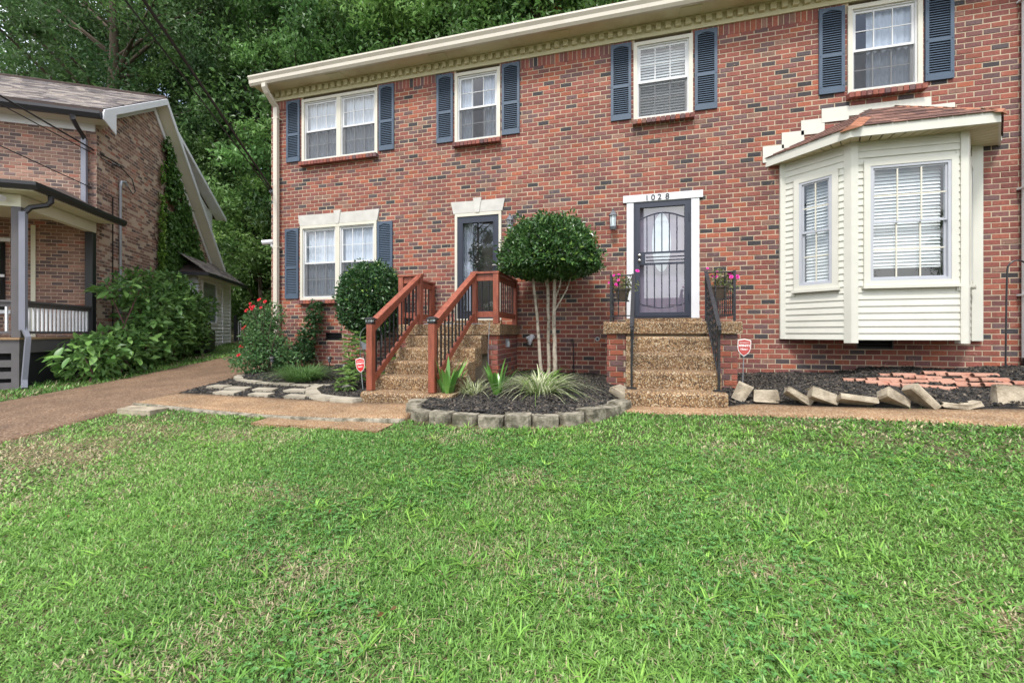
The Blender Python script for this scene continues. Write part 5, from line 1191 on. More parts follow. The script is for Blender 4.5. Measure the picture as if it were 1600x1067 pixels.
lay(rows_running(gable_spans, .5, 7.9, seed=72), (0, 0, 0), (0, 1, 0), (1, 0, 0), sw, PAL_N, 0, 73, prot=.0012, M2=NM)
nb('rear_wall', M['mortar_n'], -8, 0, 6.8, 7.0, .3, 3.7)
nb('far_wall', M['mortar_n'], -8, -7.8, .2, 6.8, .3, 6.0)
nb('frieze_board', M['white_n'], -8, -.02, -.03, -.001, 6.13, 6.32)
# roof slabs
def roof_slab(name, a, b, x0, x1, t=.1):
    (y0, z0), (y1, z1) = a, b
    return MB().prism([(x0, y0, z0), (x0, y1, z1), (x0, y1, z1+t), (x0, y0, z0+t)], (x1-x0, 0, 0)).build(name, M['roof'], nh, local=True)
rf1 = roof_slab('roof_front', RK[0], RK[1], -8.3, .33); roof_slab('roof_back', RK[1], RK[2], -8.3, .33)
def shingle_stuff(A, u, w, L, H, par, seed, expo=.14, tab=.32, pal=((150, 142, 138), (132, 124, 122), (166, 156, 148), (112, 106, 108))):
    r = random.Random(seed); m = MB(); A, u, w = Vector(A), Vector(u).normalized(), Vector(w).normalized(); n = u.cross(w)
    if n.z < 0: n = -n
    for j in range(int(H/expo)+1):
        x = -r.uniform(0, tab)
        while x < L:
            wd = tab*r.uniform(.4, 1.); s, e_ = max(0, x), min(L, x+wd-.005)
            if e_-s > .02:
                p = A+u*s+w*(j*expo); q = u*(e_-s); v = w*(expo+.02); h = n*(.012+r.uniform(0, .006)); k = r.uniform(.8, 1.1)
                m.add([p, p+q, p+q+h, p+h, p+v+n*.002, p+q+v+n*.002], [(0, 1, 2, 3), (3, 2, 5, 4)], tuple(c*k for c in srgb(*r.choice(pal))))
            x += wd
    tag(m.build('shingles', M['shingle'], par, local=True), kind='stuff')
sl = Vector((0, RK[1][0]-RK[0][0], RK[1][1]-RK[0][1]))
shingle_stuff((-8.3, RK[0][0], RK[0][1]+.1), (1, 0, 0), sl, 8.63, sl.length, rf1, 81)
MB().tube([(-8.3, 2.5, 8.32), (.33, 2.5, 8.32)], .05, 6).build('ridge_cap', M['roof'], nh, local=True)
# fascia, rakes, soffits
def rake(a, b, nm='rake_board', x=.33, w=.17, m='white_n'):
    (y0, z0), (y1, z1) = a, b; return MB().prism([(x, y0, z0+.09), (x, y1, z1+.09), (x, y1, z1+.09-w), (x, y0, z0+.09-w)], (.025, 0, 0)).build(nm, M[m], nh, local=True)
rake(RK[0], RK[1]); rake(RK[1], RK[2])
for (a, b) in ((RK[0], RK[1]), (RK[1], RK[2])):
    MB().prism([(.0, a[0], a[1]-.06), (.33, a[0], a[1]-.06), (.33, b[0], b[1]-.06), (.0, b[0], b[1]-.06)], (0, 0, .03)).build('rake_soffit', M['cream_n'], nh, local=True)
MB().prism([(.02, .3, 6.55), (.02, 2.5, 7.9), (.02, 2.5, 8.02), (.02, .3, 6.68)], (.02, 0, 0)).build('frieze_board', M['white_n'], nh, local=True)
MB().prism([(.015, 2.5, 7.9), (.015, 6.9, 3.95), (.015, 6.9, 4.12), (.015, 2.5, 8.08)], (.022, 0, 0)).build('frieze_board', M['white_n'], nh, local=True)
nb('soffit', M['cream_n'], -8.3, .33, -.4, -.001, 6.30, 6.32)
MB().prism([(.331, -.43, 6.28), (.331, .04, 6.14), (.331, .04, 6.60), (.331, -.43, 6.45)], (.022, 0, 0)).build('eave_return', M['white_n'], nh, local=True)
MB().prism([(-8.3, y, z) for y, z in ((-.4, 6.28), (-.47, 6.28), (-.52, 6.36), (-.52, 6.42), (-.4, 6.42))], (8.62, 0, 0)).build('gutter', M['charcoal'], nh, local=True)
d_ = MB(); P_ = [(-.19, -.46, 6.28), (-.19, -.45, 6.2), (-.19, -.3, 6.08), (-.19, -.12, 5.98), (-.19, -.06, 5.9)]
nds = MB().tube(P_, .055, 4).build('downspout_elbow', M['charcoal'], nh, local=True)
nb('downspout', M['gray_blue'], -.235, -.145, -.11, -.035, 4.2, 5.92)
# dormer on the back slope
MB().prism([(-5, 3.4, 7.55), (-5, 7.4, 6.02), (-5, 7.4, 6.12), (-5, 3.4, 7.65)], (5.3, 0, 0)).build('dormer_roof', M['roof'], nh, local=True)
MB().prism([(.3, 3.3, 7.69), (.3, 7.45, 6.10), (.3, 7.45, 5.97), (.3, 3.3, 7.56)], (.025, 0, 0)).build('dormer_rake', M['white_n'], nh, local=True)
MB().prism([(-.12, 3.6, 7.4), (-.12, 7.0, 6.05), (-.12, 7.0, 4.2)], (.1, 0, 0)).build('dormer_cheek', M['white_n'], nh, local=True)
for k in range(11): nb('siding_board', M['white_n'], -.03, -.012+.0, max(3.8, 6.95-(k+1)*.28), 6.98, 6.25-(11-k)*.14, 6.25-(11-k)*.14+.12) if k < 11 and 6.25-(11-k)*.14 > rake_z(6.9) else None
MB().prism([(-.02, 3.4, 7.52), (-.02, 7.4, 5.99), (-.02, 7.4, 6.01), (-.02, 3.4, 7.54)], (.32, 0, 0)).build('dormer_soffit', M['white_n'], nh, local=True)
# back room with low hipped roof
rm = nb('back_room', M['white_n'], -2.5, .55, 4.0, 7.05, .6, 3.42)
z = .75; k = 0
while z < 3.38:
    for (a, b) in (((4.0, 4.28), (5.62, 7.05)) if 1.80 < z < 3.28 else ((4.0, 7.05),)):
        MB().prism([(.55, a, z), (.60, a, z), (.60, a, z+.01), (.56, a, z+.12), (.55, a, z+.125)], (0, b-a, 0)).build('siding_board', M['white_n'], nh, local=True)
    z += .125
def nring(y0, y1, z0, z1, w, x0, x1):
    m = MB(); m.box(x0, x1, y0, y0+w, z0, z1); m.box(x0, x1, y1-w, y1, z0, z1); m.box(x0, x1, y0+w, y1-w, z0, z0+w); m.box(x0, x1, y0+w, y1-w, z1-w, z1); return m
wnd = nring(4.28, 5.62, 1.80, 3.28, .07, .56, .61).build('window', M['white_n'], nh, local=True)
nb('sash_rail', M['white_n'], .57, .605, 4.35, 5.55, 2.48, 2.54, par=wnd); nb('pane', M['glass'], .575, .580, 4.35, 5.55, 1.87, 3.21, par=wnd)
nb('curtain', M['curtain'], .556, .560, 4.35, 5.55, 1.87, 3.21, par=wnd)
nb('corner_trim', M['white_n'], .55, .60, 6.95, 7.06, .6, 3.42); nb('corner_trim', M['white_n'], .58, .612, 6.12, 6.2, .6, 3.42)
lo = [(-2.7, 3.6, 3.42), (.95, 3.6, 3.42), (.95, 7.6, 3.42), (-2.7, 7.6, 3.42)]; hi = [(-2.7, 5.4, 4.2), (-.05, 5.0, 4.2), (-.05, 6.0, 4.2), (-2.7, 6.0, 4.2)]
br_ = MB().add(lo+hi, [(3, 2, 1, 0), (0, 1, 5, 4), (1, 2, 6, 5), (2, 3, 7, 6), (4, 5, 6, 7), (3, 0, 4, 7)]).build('back_roof', M['roof'], nh, local=True)
A_ = Vector(lo[1]); shingle_stuff(A_+Vector((0, 0, .012)), (0, 1, 0), Vector((-1.0, 0, .78)), 4.0, 1.2, br_, 82)
nb('back_gutter', M['charcoal'], .95, 1.03, 3.6, 7.6, 3.33, 3.43); nb('back_gutter', M['charcoal'], -2.7, 1.03, 3.52, 3.6, 3.33, 3.43)
nb('back_soffit', M['cream_n'], .55, .95, 3.6, 7.6, 3.40, 3.415)
nb('back_rail_post', M['charcoal'], .5, .6, 7.7, 7.8, .8, 2.2)
for k in range(5): nb('back_rail_board', M['charcoal'] if k % 2 else M['white_n'], .52, .55, 7.85+k*.14, 7.93+k*.14, .9, 2.0)
nb('back_rail', M['charcoal'], .5, .57, 7.8, 8.6, 1.98, 2.06)
# porch
por = nb('porch_deck', M['deck'], -8, .02, -2.2, -.0, 1.375, 1.41)
nb('rim_board', M['gray_paint'], -8, .0, -2.17, -2.13, 1.13, 1.375); nb('rim_board', M['gray_paint'], -.04, .0, -2.13, -.01, 1.13, 1.375)
for k, zz in enumerate((.52, .72, .93)): nb('skirt_board', M['gray_paint'], -8, -.11, -2.16, -2.135, zz-.05, zz+.075)
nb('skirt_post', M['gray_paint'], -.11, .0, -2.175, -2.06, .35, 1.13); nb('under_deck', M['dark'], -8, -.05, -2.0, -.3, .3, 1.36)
for xx in (-.07, -2.9, -5.7): MB().bbox(xx-.07, xx+.07, -2.14, -2.0, 1.41, 3.80, .006).build('porch_post', M['gray_paint'], nh, local=True)
MB().bbox(-.14, .0, -.15, -.012, 1.41, 3.80, .006).build('porch_post', M['charcoal'], nh, local=True)
nb('hand_rail', M['gray_paint'], -.12, -.02, -2.0, -.15, 2.06, 2.10); nb('sub_rail', M['gray_paint'], -.09, -.05, -2.0, -.15, 1.98, 2.06); nb('bottom_rail', M['gray_paint'], -.09, -.05, -2.0, -.15, 1.48, 1.53)
BAL = MB().box(-.014, .014, -.018, .018, 0, .46).mesh('baluster', M['white_n'])
for k in range(17): link('baluster', BAL, nh, (-.07, -1.94+k*.108, 1.525))
nb('hand_rail', M['gray_paint'], -2.83, -.14, -2.12, -2.02, 2.06, 2.10); nb('sub_rail', M['gray_paint'], -2.83, -.14, -2.09, -2.05, 1.98, 2.06); nb('bottom_rail', M['gray_paint'], -2.83, -.14, -2.09, -2.05, 1.48, 1.53)
for k in range(20): link('baluster', BAL, nh, (-.24-k*.13, -2.07, 1.525))
nb('beam', M['cream_n'], -.14, .0, -2.14, -.012, 3.80, 4.02); nb('beam', M['cream_n'], -8, -.14, -2.14, -2.0, 3.80, 4.02)
nb('porch_ceiling', M['cream_n'], -8, .35, -2.42, -.02, 4.03, 4.05)
pr = MB().add([(-8, -2.42, 4.16), (.36, -2.42, 4.16), (.36, .25, 4.16), (-8, -.02, 4.16), (-8, -.02, 4.75), (-.6, -.02, 4.75)], [(0, 1, 5, 4), (1, 2, 5), (2, 3, 4, 5), (3, 2, 1, 0)]).build('porch_roof', M['roof'], nh, local=True)
G_ = [(0, 4.05), (.05, 4.05), (.09, 4.12), (.09, 4.18), (0, 4.18)]
MB().prism([(-8, -2.42-a, b) for a, b in G_], (8.44, 0, 0)).build('porch_gutter', M['charcoal'], nh, local=True)
MB().prism([(.355+a, -2.42, b) for a, b in G_], (0, 2.7, 0)).build('porch_gutter', M['charcoal'], nh, local=True)
MB().tube([(.38, -2.05, 4.06), (.38, -2.05, 3.94), (.33, -2.06, 3.88), (.14, -2.14, 3.80), (.07, -2.18, 3.68)], .045, 6).build('porch_downspout', M['charcoal'], nh, local=True)
nb('porch_downspout', M['gray_blue'], .02, .11, -2.22, -2.15, 1.55, 3.70); MB().tube([(.065, -2.185, 1.6), (.14, -2.2, 1.42), (.14, -2.2, 1.38), (.09, -2.2, .65), (.12, -2.25, .5)], .048, 4).build('porch_downspout', M['gray_blue'], nh, local=True)
nb('door_trim', M['cream_n'], -1.16, -1.08, -.03, -.012, 1.41, 3.9); pw_ = nb('porch_window', M['dark'], -3.6, -1.6, -.024, -.013, 2.0, 3.5); nb('pane', M['glass'], -3.6, -1.6, -.03, -.027, 2.0, 3.5, par=pw_); nb('sash_rail', M['white_n'], -3.6, -1.6, -.038, -.031, 2.72, 2.78, par=pw_); nb('mullion', M['white_n'], -2.64, -2.56, -.039, -.0305, 2.0, 3.5, par=pw_)
nb('window_trim', M['white_n'], -3.7, -1.5, -.04, -.031, 3.5, 3.58); nb('window_trim', M['white_n'], -3.7, -1.5, -.04, -.031, 1.92, 2.0)
fl = empty('floodlight', tuple(NM @ Vector((-.35, -2.22, 3.97))), 'twin white floodlight under the neighbouring porch soffit', 'floodlight', rz=NROT)
MB().tube([(0, 0, .06), (0, 0, .02)], .05, 10).build('base', M['black'], fl, local=True)
for s in (-1, 1):
    MB().tube([(0, 0, .03), (s*.1, -.02, -.01)], .016, 6).build('arm', M['black'], fl, local=True); MB().tube([(s*.09, -.02, -.01), (s*.15, -.05, -.04), (s*.2, -.08, -.08)], [.02, .04, .055], 10).build('lamp_head', M['white'], fl, local=True)
# service mast on the side wall
ms = MB().tube([(.06, .8, .7), (.06, .8, 5.2)], .028, 8).build('service_mast', M['galv'], nh, local=True)
MB().tube([(.06, .8, 5.16), (.06, .82, 5.28), (.1, .92, 5.3), (.12, .98, 5.22)], [.035, .04, .04, .03], 8).build('weatherhead', M['galv'], ms, local=True)
MB().tube([(.03, .55, 1.0), (.03, .55, 4.8)], .012, 5).build('cable_run', M['black'], ms, local=True)
MB().tube([(.0, .58, 5.62), (.14, .58, 5.62)], .04, 6).build('insulator', M['galv'], ms, local=True)
MB().tube([(.11, .98, 5.24), (.2, 1.05, 5.05), (.22, 1.12, 5.15), (.16, 1.1, 5.45), (.12, .6, 5.62)], .012, 5).build('drip_loop', M['black'], ms, local=True)
# AC unit
ac = empty('ac_unit', tuple(NM @ Vector((.95, 3.1, .82))), 'dark louvred air conditioner unit half hidden behind the big shrub', 'air conditioner', rz=NROT)
MB().bbox(-.3, .3, -.3, .3, 0, .7, .02).build('cabinet', M['charcoal'], ac, local=True)
for k in range(9): MB().box(-.312, .312, -.312, .312, .06+k*.066, .09+k*.066).build('louver', M['charcoal'], ac, local=True)
ac.location.z = gz(ac.location.x, ac.location.y)
# ---------------- wires and poles
def wire(p, q, sag, r_, label, mid=None, n=24):
    p, q = Vector(p), Vector(q); pts = []
    for k in range(n+1):
        t = k/n; a = p.lerp(q, t); a.z -= sag*4*t*(1-t); pts.append(a)
    tag(MB().tube(pts, r_, 5).build('service_wire', M['black']), label, 'wire')
def pole(x, y, H, label):
    z = gz(x, y); root = empty('utility_pole', (x, y, z), label, 'utility pole')
    MB().tube([(x, y, z-.3), (x, y, z+H)], [.16, .11], 10).build('pole', M['bark'], root); MB().box(x-1.1, x+1.1, y-.06, y+.06, z+H-.7, z+H-.55).build('crossarm', M['bark'], root)
    for k in (-1, 0, 1): MB().lathe([(.04, 0), (.06, .05), (.03, .12)], (x+k*.9, y, z+H-.55), 8).build('insulator', M['galv'], root)
pole(1.0, -18.5, 10.2, 'wooden utility pole with crossarm on the street verge across from iron-railed steps'); pole(-7.5, -17.5, 9.5, 'wooden utility pole with crossarm on the street verge across from driveway')
wire((-7.55, .02, 4.66), (1.0, -18.5, 9.2), -.15, .022, 'thick black service cable running up from the brick corner')
wire((-7.55, .03, 4.58), (-.2, -18.6, 9.6), -.1, .012, 'thin cable running up from the brick corner beside the thick one')
wire(tuple(NM @ Vector((.14, .58, 5.62))), (-7.5, -17.5, 9.0), .2, .018, 'upper thick wire ending at the neighbouring service mast')
wire(tuple(NM @ Vector((.14, .6, 5.56))), (-7.3, -17.5, 8.6), .35, .011, 'thin middle wire ending at the neighbouring service mast')
wire(tuple(NM @ Vector((.08, .55, 4.78))), (-7.4, -17.5, 8.2), .4, .011, 'lower wire crossing the neighbouring downspout')

# ================================================================ IVY AND BIG SHRUB AT THE NEIGHBOUR
ivy = empty('ivy', tuple(NM @ Vector((.02, 4.0, .95))), 'dark green ivy climbing the neighbouring brick side wall', 'ivy', rz=NROT)
r = np.random.default_rng(91); n = 15000; yy = r.uniform(2.6, 6.2, n); zz = r.uniform(1.0, 7.5, n)
lim = np.interp(yy, [2.6, 2.75, 3.0, 3.2, 3.5, 4.2, 5.0, 5.6, 6.2], [3.5, 6.2, 7.5, 7.3, 6.9, 6.1, 5.2, 4.3, 3.6])+.3*(vnoise(yy, zz, 3, 5)-.5)
gap = (yy > 2.85) & (yy < 3.1) & (zz > 3.6) & (zz < 7.0) & (vnoise(yy, zz, 6, 6) > .25)
k = (zz < lim) & ~gap & (vnoise(yy, zz, 2.6, 7) > .16) & ((yy < 5.4) | (vnoise(yy, zz, 2, 8) > .45)); yy, zz = yy[k], zz[k]; n = len(yy)
P = np.stack([.03+r.random(n)*.12, yy, zz], -1); D = np.stack([r.uniform(.1, .6, n), r.normal(0, .7, n), -np.abs(r.normal(.6, .4, n))], -1); L = r.uniform(.09, .16, n)
cols = green(n, r, (.06, .145, .035), (.14, .27, .065), .2); bright = yy < 2.85; cols[bright] = green(bright.sum(), r, (.12, .25, .04), (.2, .34, .06))
link('foliage', leaf_mesh('foliage', P-np.array([.02, 4.0, .95]), D, np.stack([np.ones(n), r.normal(0, .3, n), r.normal(.3, .3, n)], -1), L, L*.85, cols, M['leaf']), ivy)
for k in range(7):
    y0 = 2.8+k*.42; pts = [(-.0, y0-4+random.uniform(-.1, .1)*j, .1+j*.55*(1-.1*k)) for j in range(9)]; MB().tube(pts, .012, 5).build('stem', M['bark'], ivy, local=True)
big = empty('pokeweed_shrub', (-11.2, -.3, .65), 'large leafy wild shrub spilling over the grass before the neighbouring brick wall', 'shrub')
def loc_n(x, y, z): return tuple(NM @ Vector((x, y, z)))
blobs = []
for (x, y, z, a, b, c) in ((.75, -1.6, .95, .55, .6, .5), (.85, -.8, 1.05, .6, .7, .6), (.9, .1, 1.25, .6, .7, .7), (.9, 1.0, 1.45, .65, .75, .8), (.9, 2.0, 1.5, .65, .8, .8), (.85, 1.3, 2.2, .6, .8, .6), (.8, 2.3, 2.3, .55, .7, .6), (.8, .3, 2.0, .5, .6, .5), (.6, -.3, 2.45, .4, .5, .22), (.7, 1.9, 2.85, .45, .6, .35), (.7, 2.9, 1.6, .55, .6, .7), (.9, 3.0, 2.2, .5, .6, .5), (.5, .9, 2.8, .35, .5, .3), (.5, .2, 2.75, .25, .4, .35), (.6, 2.9, 2.7, .35, .45, .4)):
    blobs.append((*loc_n(x, y, z), a, a, c))
bush(big, blobs, 6500, 95, (.07, .16, .045), (.20, .36, .10), (.11, .2))
# reddish stems, and large leaves as pieces of their own
for k in range(26):
    b = blobs[k % len(blobs)]; a0 = Vector((b[0]+random.uniform(-.2, .2), b[1]+random.uniform(-.2, .2), 0)); a0.z = gz(a0.x, a0.y)-.05
    MB().tube([a0, a0.lerp(Vector(b[:3]), .5)+Vector((.05, 0, 0)), Vector(b[:3])+Vector((random.uniform(-.3, .3), random.uniform(-.3, .3), b[5]*.6))], [.018, .014, .006], 5).build('stem', mat('red_stem', srgb(108, 66, 70), .6) if k == 0 else bpy.data.materials['red_stem'], big)
def leaf_piece(L, W):
    m = MB(); seg = 5; V = []
    for i in range(seg+1):
        t = i/seg; w = W*.5*math.sin(math.pi*min(1., .06+t*.94))**.85; z = -.18*L*t*t; V += [(L*t, -w, z+.22*w), (L*t, 0, z), (L*t, w, z+.22*w)]
    m.add(V, [(3*i+j, 3*i+3+j, 3*i+4+j, 3*i+1+j) for i in range(seg) for j in (0, 1)]); return m.mesh('leaf', M['leaf_obj'], True)
M['leaf_obj'] = mat('large_leaves', rough=.4, src='obj', translucent=.25, spec=.45)
LP = leaf_piece(.26, .115); r_ = random.Random(5)
for k in range(260):
    b = blobs[r_.choice((0, 0, 1, 1, 2, 2, 3, 3, 4, 5, 6, 7, 8, 9))]; u = Vector((r_.gauss(.35, .8), r_.gauss(-.7, .6), r_.gauss(.15, .6))).normalized()
    p = Vector((b[0]+u.x*b[3], b[1]+u.y*b[4], b[2]+u.z*b[5])); p.z = max(p.z, gz(p.x, p.y)+.12); s = r_.uniform(.6, 1.15)
    o = link('leaf', LP, big, p-Vector(off(big)), (r_.gauss(0, .35), r_.gauss(.25, .3), math.atan2(u.y, u.x)+r_.gauss(0, .5)), (s, s, s)); t = r_.random(); o.color = (.09+.14*t, .21+.2*t, .05+.05*t, 1)

# ================================================================ TREES
def make_tree(name, H, cr, base, nl, seed, la, lb, leaf=(.14, .24), trunk=.28, label='', group='', ncl=170, droop=-.25, orange=0.):
    r = np.random.default_rng(seed); root = empty(name, (0, 0, 0), label, 'tree', group); rnd = random.Random(seed)
    tp = [Vector((0, 0, -.4))]; n = 9
    for k in range(1, n+1): tp.append(Vector((tp[-1].x+rnd.gauss(0, .12), tp[-1].y+rnd.gauss(0, .12), H*.9*k/n)))
    tm = MB().tube(tp, [trunk*(1.25 if k == 0 else 1)*(1-.85*k/n) for k in range(n+1)], 9)
    link('trunk', tm.mesh('trunk', M['bark'], True), root)
    def trunk_at(z):
        z = max(0, min(z, H*.88)); k = min(n-1, int(z/(H*.9)*n)); return tp[k].lerp(tp[k+1], (z-max(0, tp[k].z))/(H*.9/n))
    C = []; lm = MB()
    for k in range(ncl):
        h = base+(H-base)*(k+.5)/ncl; t = (h-base)/(H-base); R_ = cr*(math.sin(math.pi*(.12+.86*t))**.6)*rnd.uniform(.35, 1.05); a = k*2.399+rnd.gauss(0, .5)
        c = Vector((R_*math.cos(a), R_*math.sin(a), h+rnd.gauss(0, .4))); C.append(c)
        if k % 4 == 0:
            s = trunk_at(h-R_*.55); m_ = s.lerp(c, .5)+Vector((0, 0, .25*R_*.3)); th = trunk*.3*(1-.5*t)
            lm.tube([s, m_, c], [th, th*.6, th*.2], 5, cap=False)
    link('limbs', lm.mesh('limbs', M['bark'], True), root)
    C = np.array([tuple(c) for c in C]); per = nl//ncl; idx = np.repeat(np.arange(ncl), per); N = len(idx)
    sz = r.uniform(.45, 1.15, ncl)*cr/4.2; d = r.normal(size=(N, 3))*np.array([1, 1, .62]); P = C[idx]+d*sz[idx][:, None]*.5
    cl = green(ncl, r, la, lb, .22)[idx]*(1+r.normal(0, .18, (N, 1)))
    if orange: oc = r.random(N) < orange; 
    cols = np.clip(cl, .004, 1)
    if orange:
        sp = C[r.choice(ncl, 26)]+r.normal(0, cr*.12, (26, 3)); near = (((P[:, None]-sp[None])**2).sum(-1).min(1) < .03*cr/4); cols[near] = np.array([.35, .12, .04])*r.uniform(.6, 1.3, (near.sum(), 1))
    L = r.uniform(*leaf, N); D = rand_dirs(N, r, droop)
    link('crown', leaf_mesh('crown', P, D, rand_dirs(N, r, 1.2), L, L*.52, cols, M['leaf']), root)
    return root
GR = 'tall trees of the wood behind the houses'
LBL = ['tall leafy mid-green tree in the wood behind the houses', 'tall bright green tree with a few browned sprays in the wood behind the houses', 'tall dark fine-leaved tree in the wood behind the houses', 'low bushy understorey tree at the foot of the wood behind the houses']
protos = [make_tree('woodland_tree', 17, 4.3, 2.5, 42000, 101, (.065, .15, .045), (.19, .34, .10), label=LBL[0], group=GR),
          make_tree('woodland_tree', 16, 4.8, 2.0, 44000, 102, (.09, .19, .05), (.24, .40, .11), label=LBL[1], group=GR+' with browned sprays', orange=.01, trunk=.32),
          make_tree('woodland_tree', 18, 4.4, 5.5, 44000, 103, (.055, .125, .045), (.15, .26, .08), leaf=(.12, .2), label=LBL[2], group=GR+' with fine dark leaves', trunk=.34),
          make_tree('understorey_tree', 6, 2.6, .3, 16000, 104, (.08, .17, .045), (.24, .38, .11), leaf=(.12, .2), trunk=.12, label=LBL[3], group='understorey trees at the foot of the wood', ncl=110)]
used = [False]*4
def put_tree(k, x, y, s=1., rz=None):
    o = copy_tree(protos[k]) if used[k] else protos[k]; used[k] = True
    o.location = (x, y, gz(x, y)-.1); o.rotation_euler = (0, 0, random.uniform(0, 6.28) if rz is None else rz); o.scale = (s, s, s*random.uniform(.95, 1.08)); return o
for a in ((2, -24, 7, 1.25), (2, -29, 11, 1.3), (2, -20, 11.5, 1.2), (0, -16.8, 11.5, 1.2), (1, -13.2, 13, 1.2), (0, -10.4, 14.5, 1.2), (1, -7.6, 12.8, 1.2), (1, -4.2, 12.6, 1.22), (0, -.8, 13.2, 1.25), (1, 2.8, 13, 1.25), (0, 6.6, 13.5, 1.25), (2, 10.6, 14, 1.3),
          (2, -34, 17, 1.5), (0, -27, 19, 1.5), (2, -21, 20, 1.35), (0, -15, 20, 1.4), (2, -9, 20, 1.35), (2, -1, 20, 1.4), (0, 4.5, 19, 1.4), (2, 10, 20, 1.4), (2, -38, 10, 1.4), (0, -31, 30, 1.5), 
          (3, -17.4, 9.0, 1.15), (3, -18.8, 10.4, 1.3), (3, -16.2, 10.8, 1.2), (3, -12.0, 11.0, 1.0), (3, -14.6, 11.6, 1.25), (3, -9.6, 11.4, 1.2), (3, -10.9, 8.8, .8), (3, -17, 14, 1.4), (3, -8.9, 9.4, .75), (3, -20, 14, 1.5), (3, -7, 13.5, 1.3), (3, -12.8, 15.5, 1.6), (3, -23, 13, 1.6)): put_tree(*a)
# across the street (seen mirrored in the panes)
for a in ((2, -13.2, -29.5, .85), (0, -24, -34, .75), (1, -14, -37, .7), (0, -6, -39, .75), (2, 9, -36, .6), (1, 17, -38, .75), (0, 27, -34, .8), (1, 38, -30, .8), (2, -36, -30, .8)):
    o = put_tree(*a); o['label'] = 'street tree standing on the far side of the road'; o['group'] = 'trees across the road'
far = empty('far_house', (2.5, -31, gz(2.5, -31)), 'low house with brown gabled roof across the road', 'house'); zf = far.location.z
MB().box(-4, 9, -35, -28, zf-.3, zf+2.9).build('wall', M['brick'] if False else mat('far_wall', srgb(150, 120, 104), .9, .1, 3), far)
MB().prism([(-4.5, -27.4, zf+2.8), (-4.5, -31.5, zf+5.0), (-4.5, -35.6, zf+2.8)], (14, 0, 0)).build('roof', mat('far_roof', srgb(112, 92, 86), .95, .15, 4), far)
for xx in (-2, 1.5, 5, 7): box('window', M['white'], far, xx, xx+1.1, -28.0, -27.96, zf+1.0, zf+2.3)

# ================================================================ GRASS
walkL = [(-6.5, -2.8), (-2.3, -2.8), (-2.25, -3.57), (-3.1, -3.66), (-5, -3.52), (-6.5, -3.38)]
slabs = [(-4.0, -3.56), (-2.33, -3.56), (-2.30, -3.95), (-3.95, -3.90)]
padp = [(-6.22, -3.76), (-6.34, -3.52), (-5.70, -3.50), (-5.66, -3.76)]
drv = [tuple(p) for p in DL]+[tuple(p) for p in DR[::-1]]
arcp = [(-2.62, -2.75), (-2.5, -3.3), (-2.1, -3.60), (-1.6, -3.66), (-1.14, -3.64), (-.66, -3.52), (-.28, -3.22), (-.05, -2.85), (.05, -2.4), (-2.3, -2.4)]
rw = [tuple(p) for p in RW_TOP]+[(9, 0), (12, 0), (12, -3.1)]+[(p[0], p[1]+.035) for p in RW_BOT[::-1]]
porchp = [tuple((NM @ Vector(p))[:2]) for p in ((-9, -2.25, 0), (.05, -2.25, 0), (.05, 0, 0), (.02, 7, 0), (-9, 9, 0))]
nroom = [tuple((NM @ Vector(p))[:2]) for p in ((0, 3.95, 0), (.62, 3.95, 0), (.62, 7.1, 0), (0, 7.1, 0))]
patches = [(-5.3, -4.85, .85, .45, 1.15), (-5.0, -4.2, .7, .25, .8), (-2.3, -5.2, .7, .12, .5), (-.2, -4.7, .9, .15, .4), (.6, -5.42, .22, .12, .75), (1.42, -5.52, .2, .12, .7), (-.95, -6.2, .3, .14, .55), (-1.65, -5.8, .4, .14, .45), (1.26, -4.5, .25, .12, .5), (-4.0, -4.25, .6, .2, .55), (-1.8, -4.05, .7, .14, .4), (-.6, -5.6, .4, .2, .35), (2.2, -5.2, .3, .15, .4)]
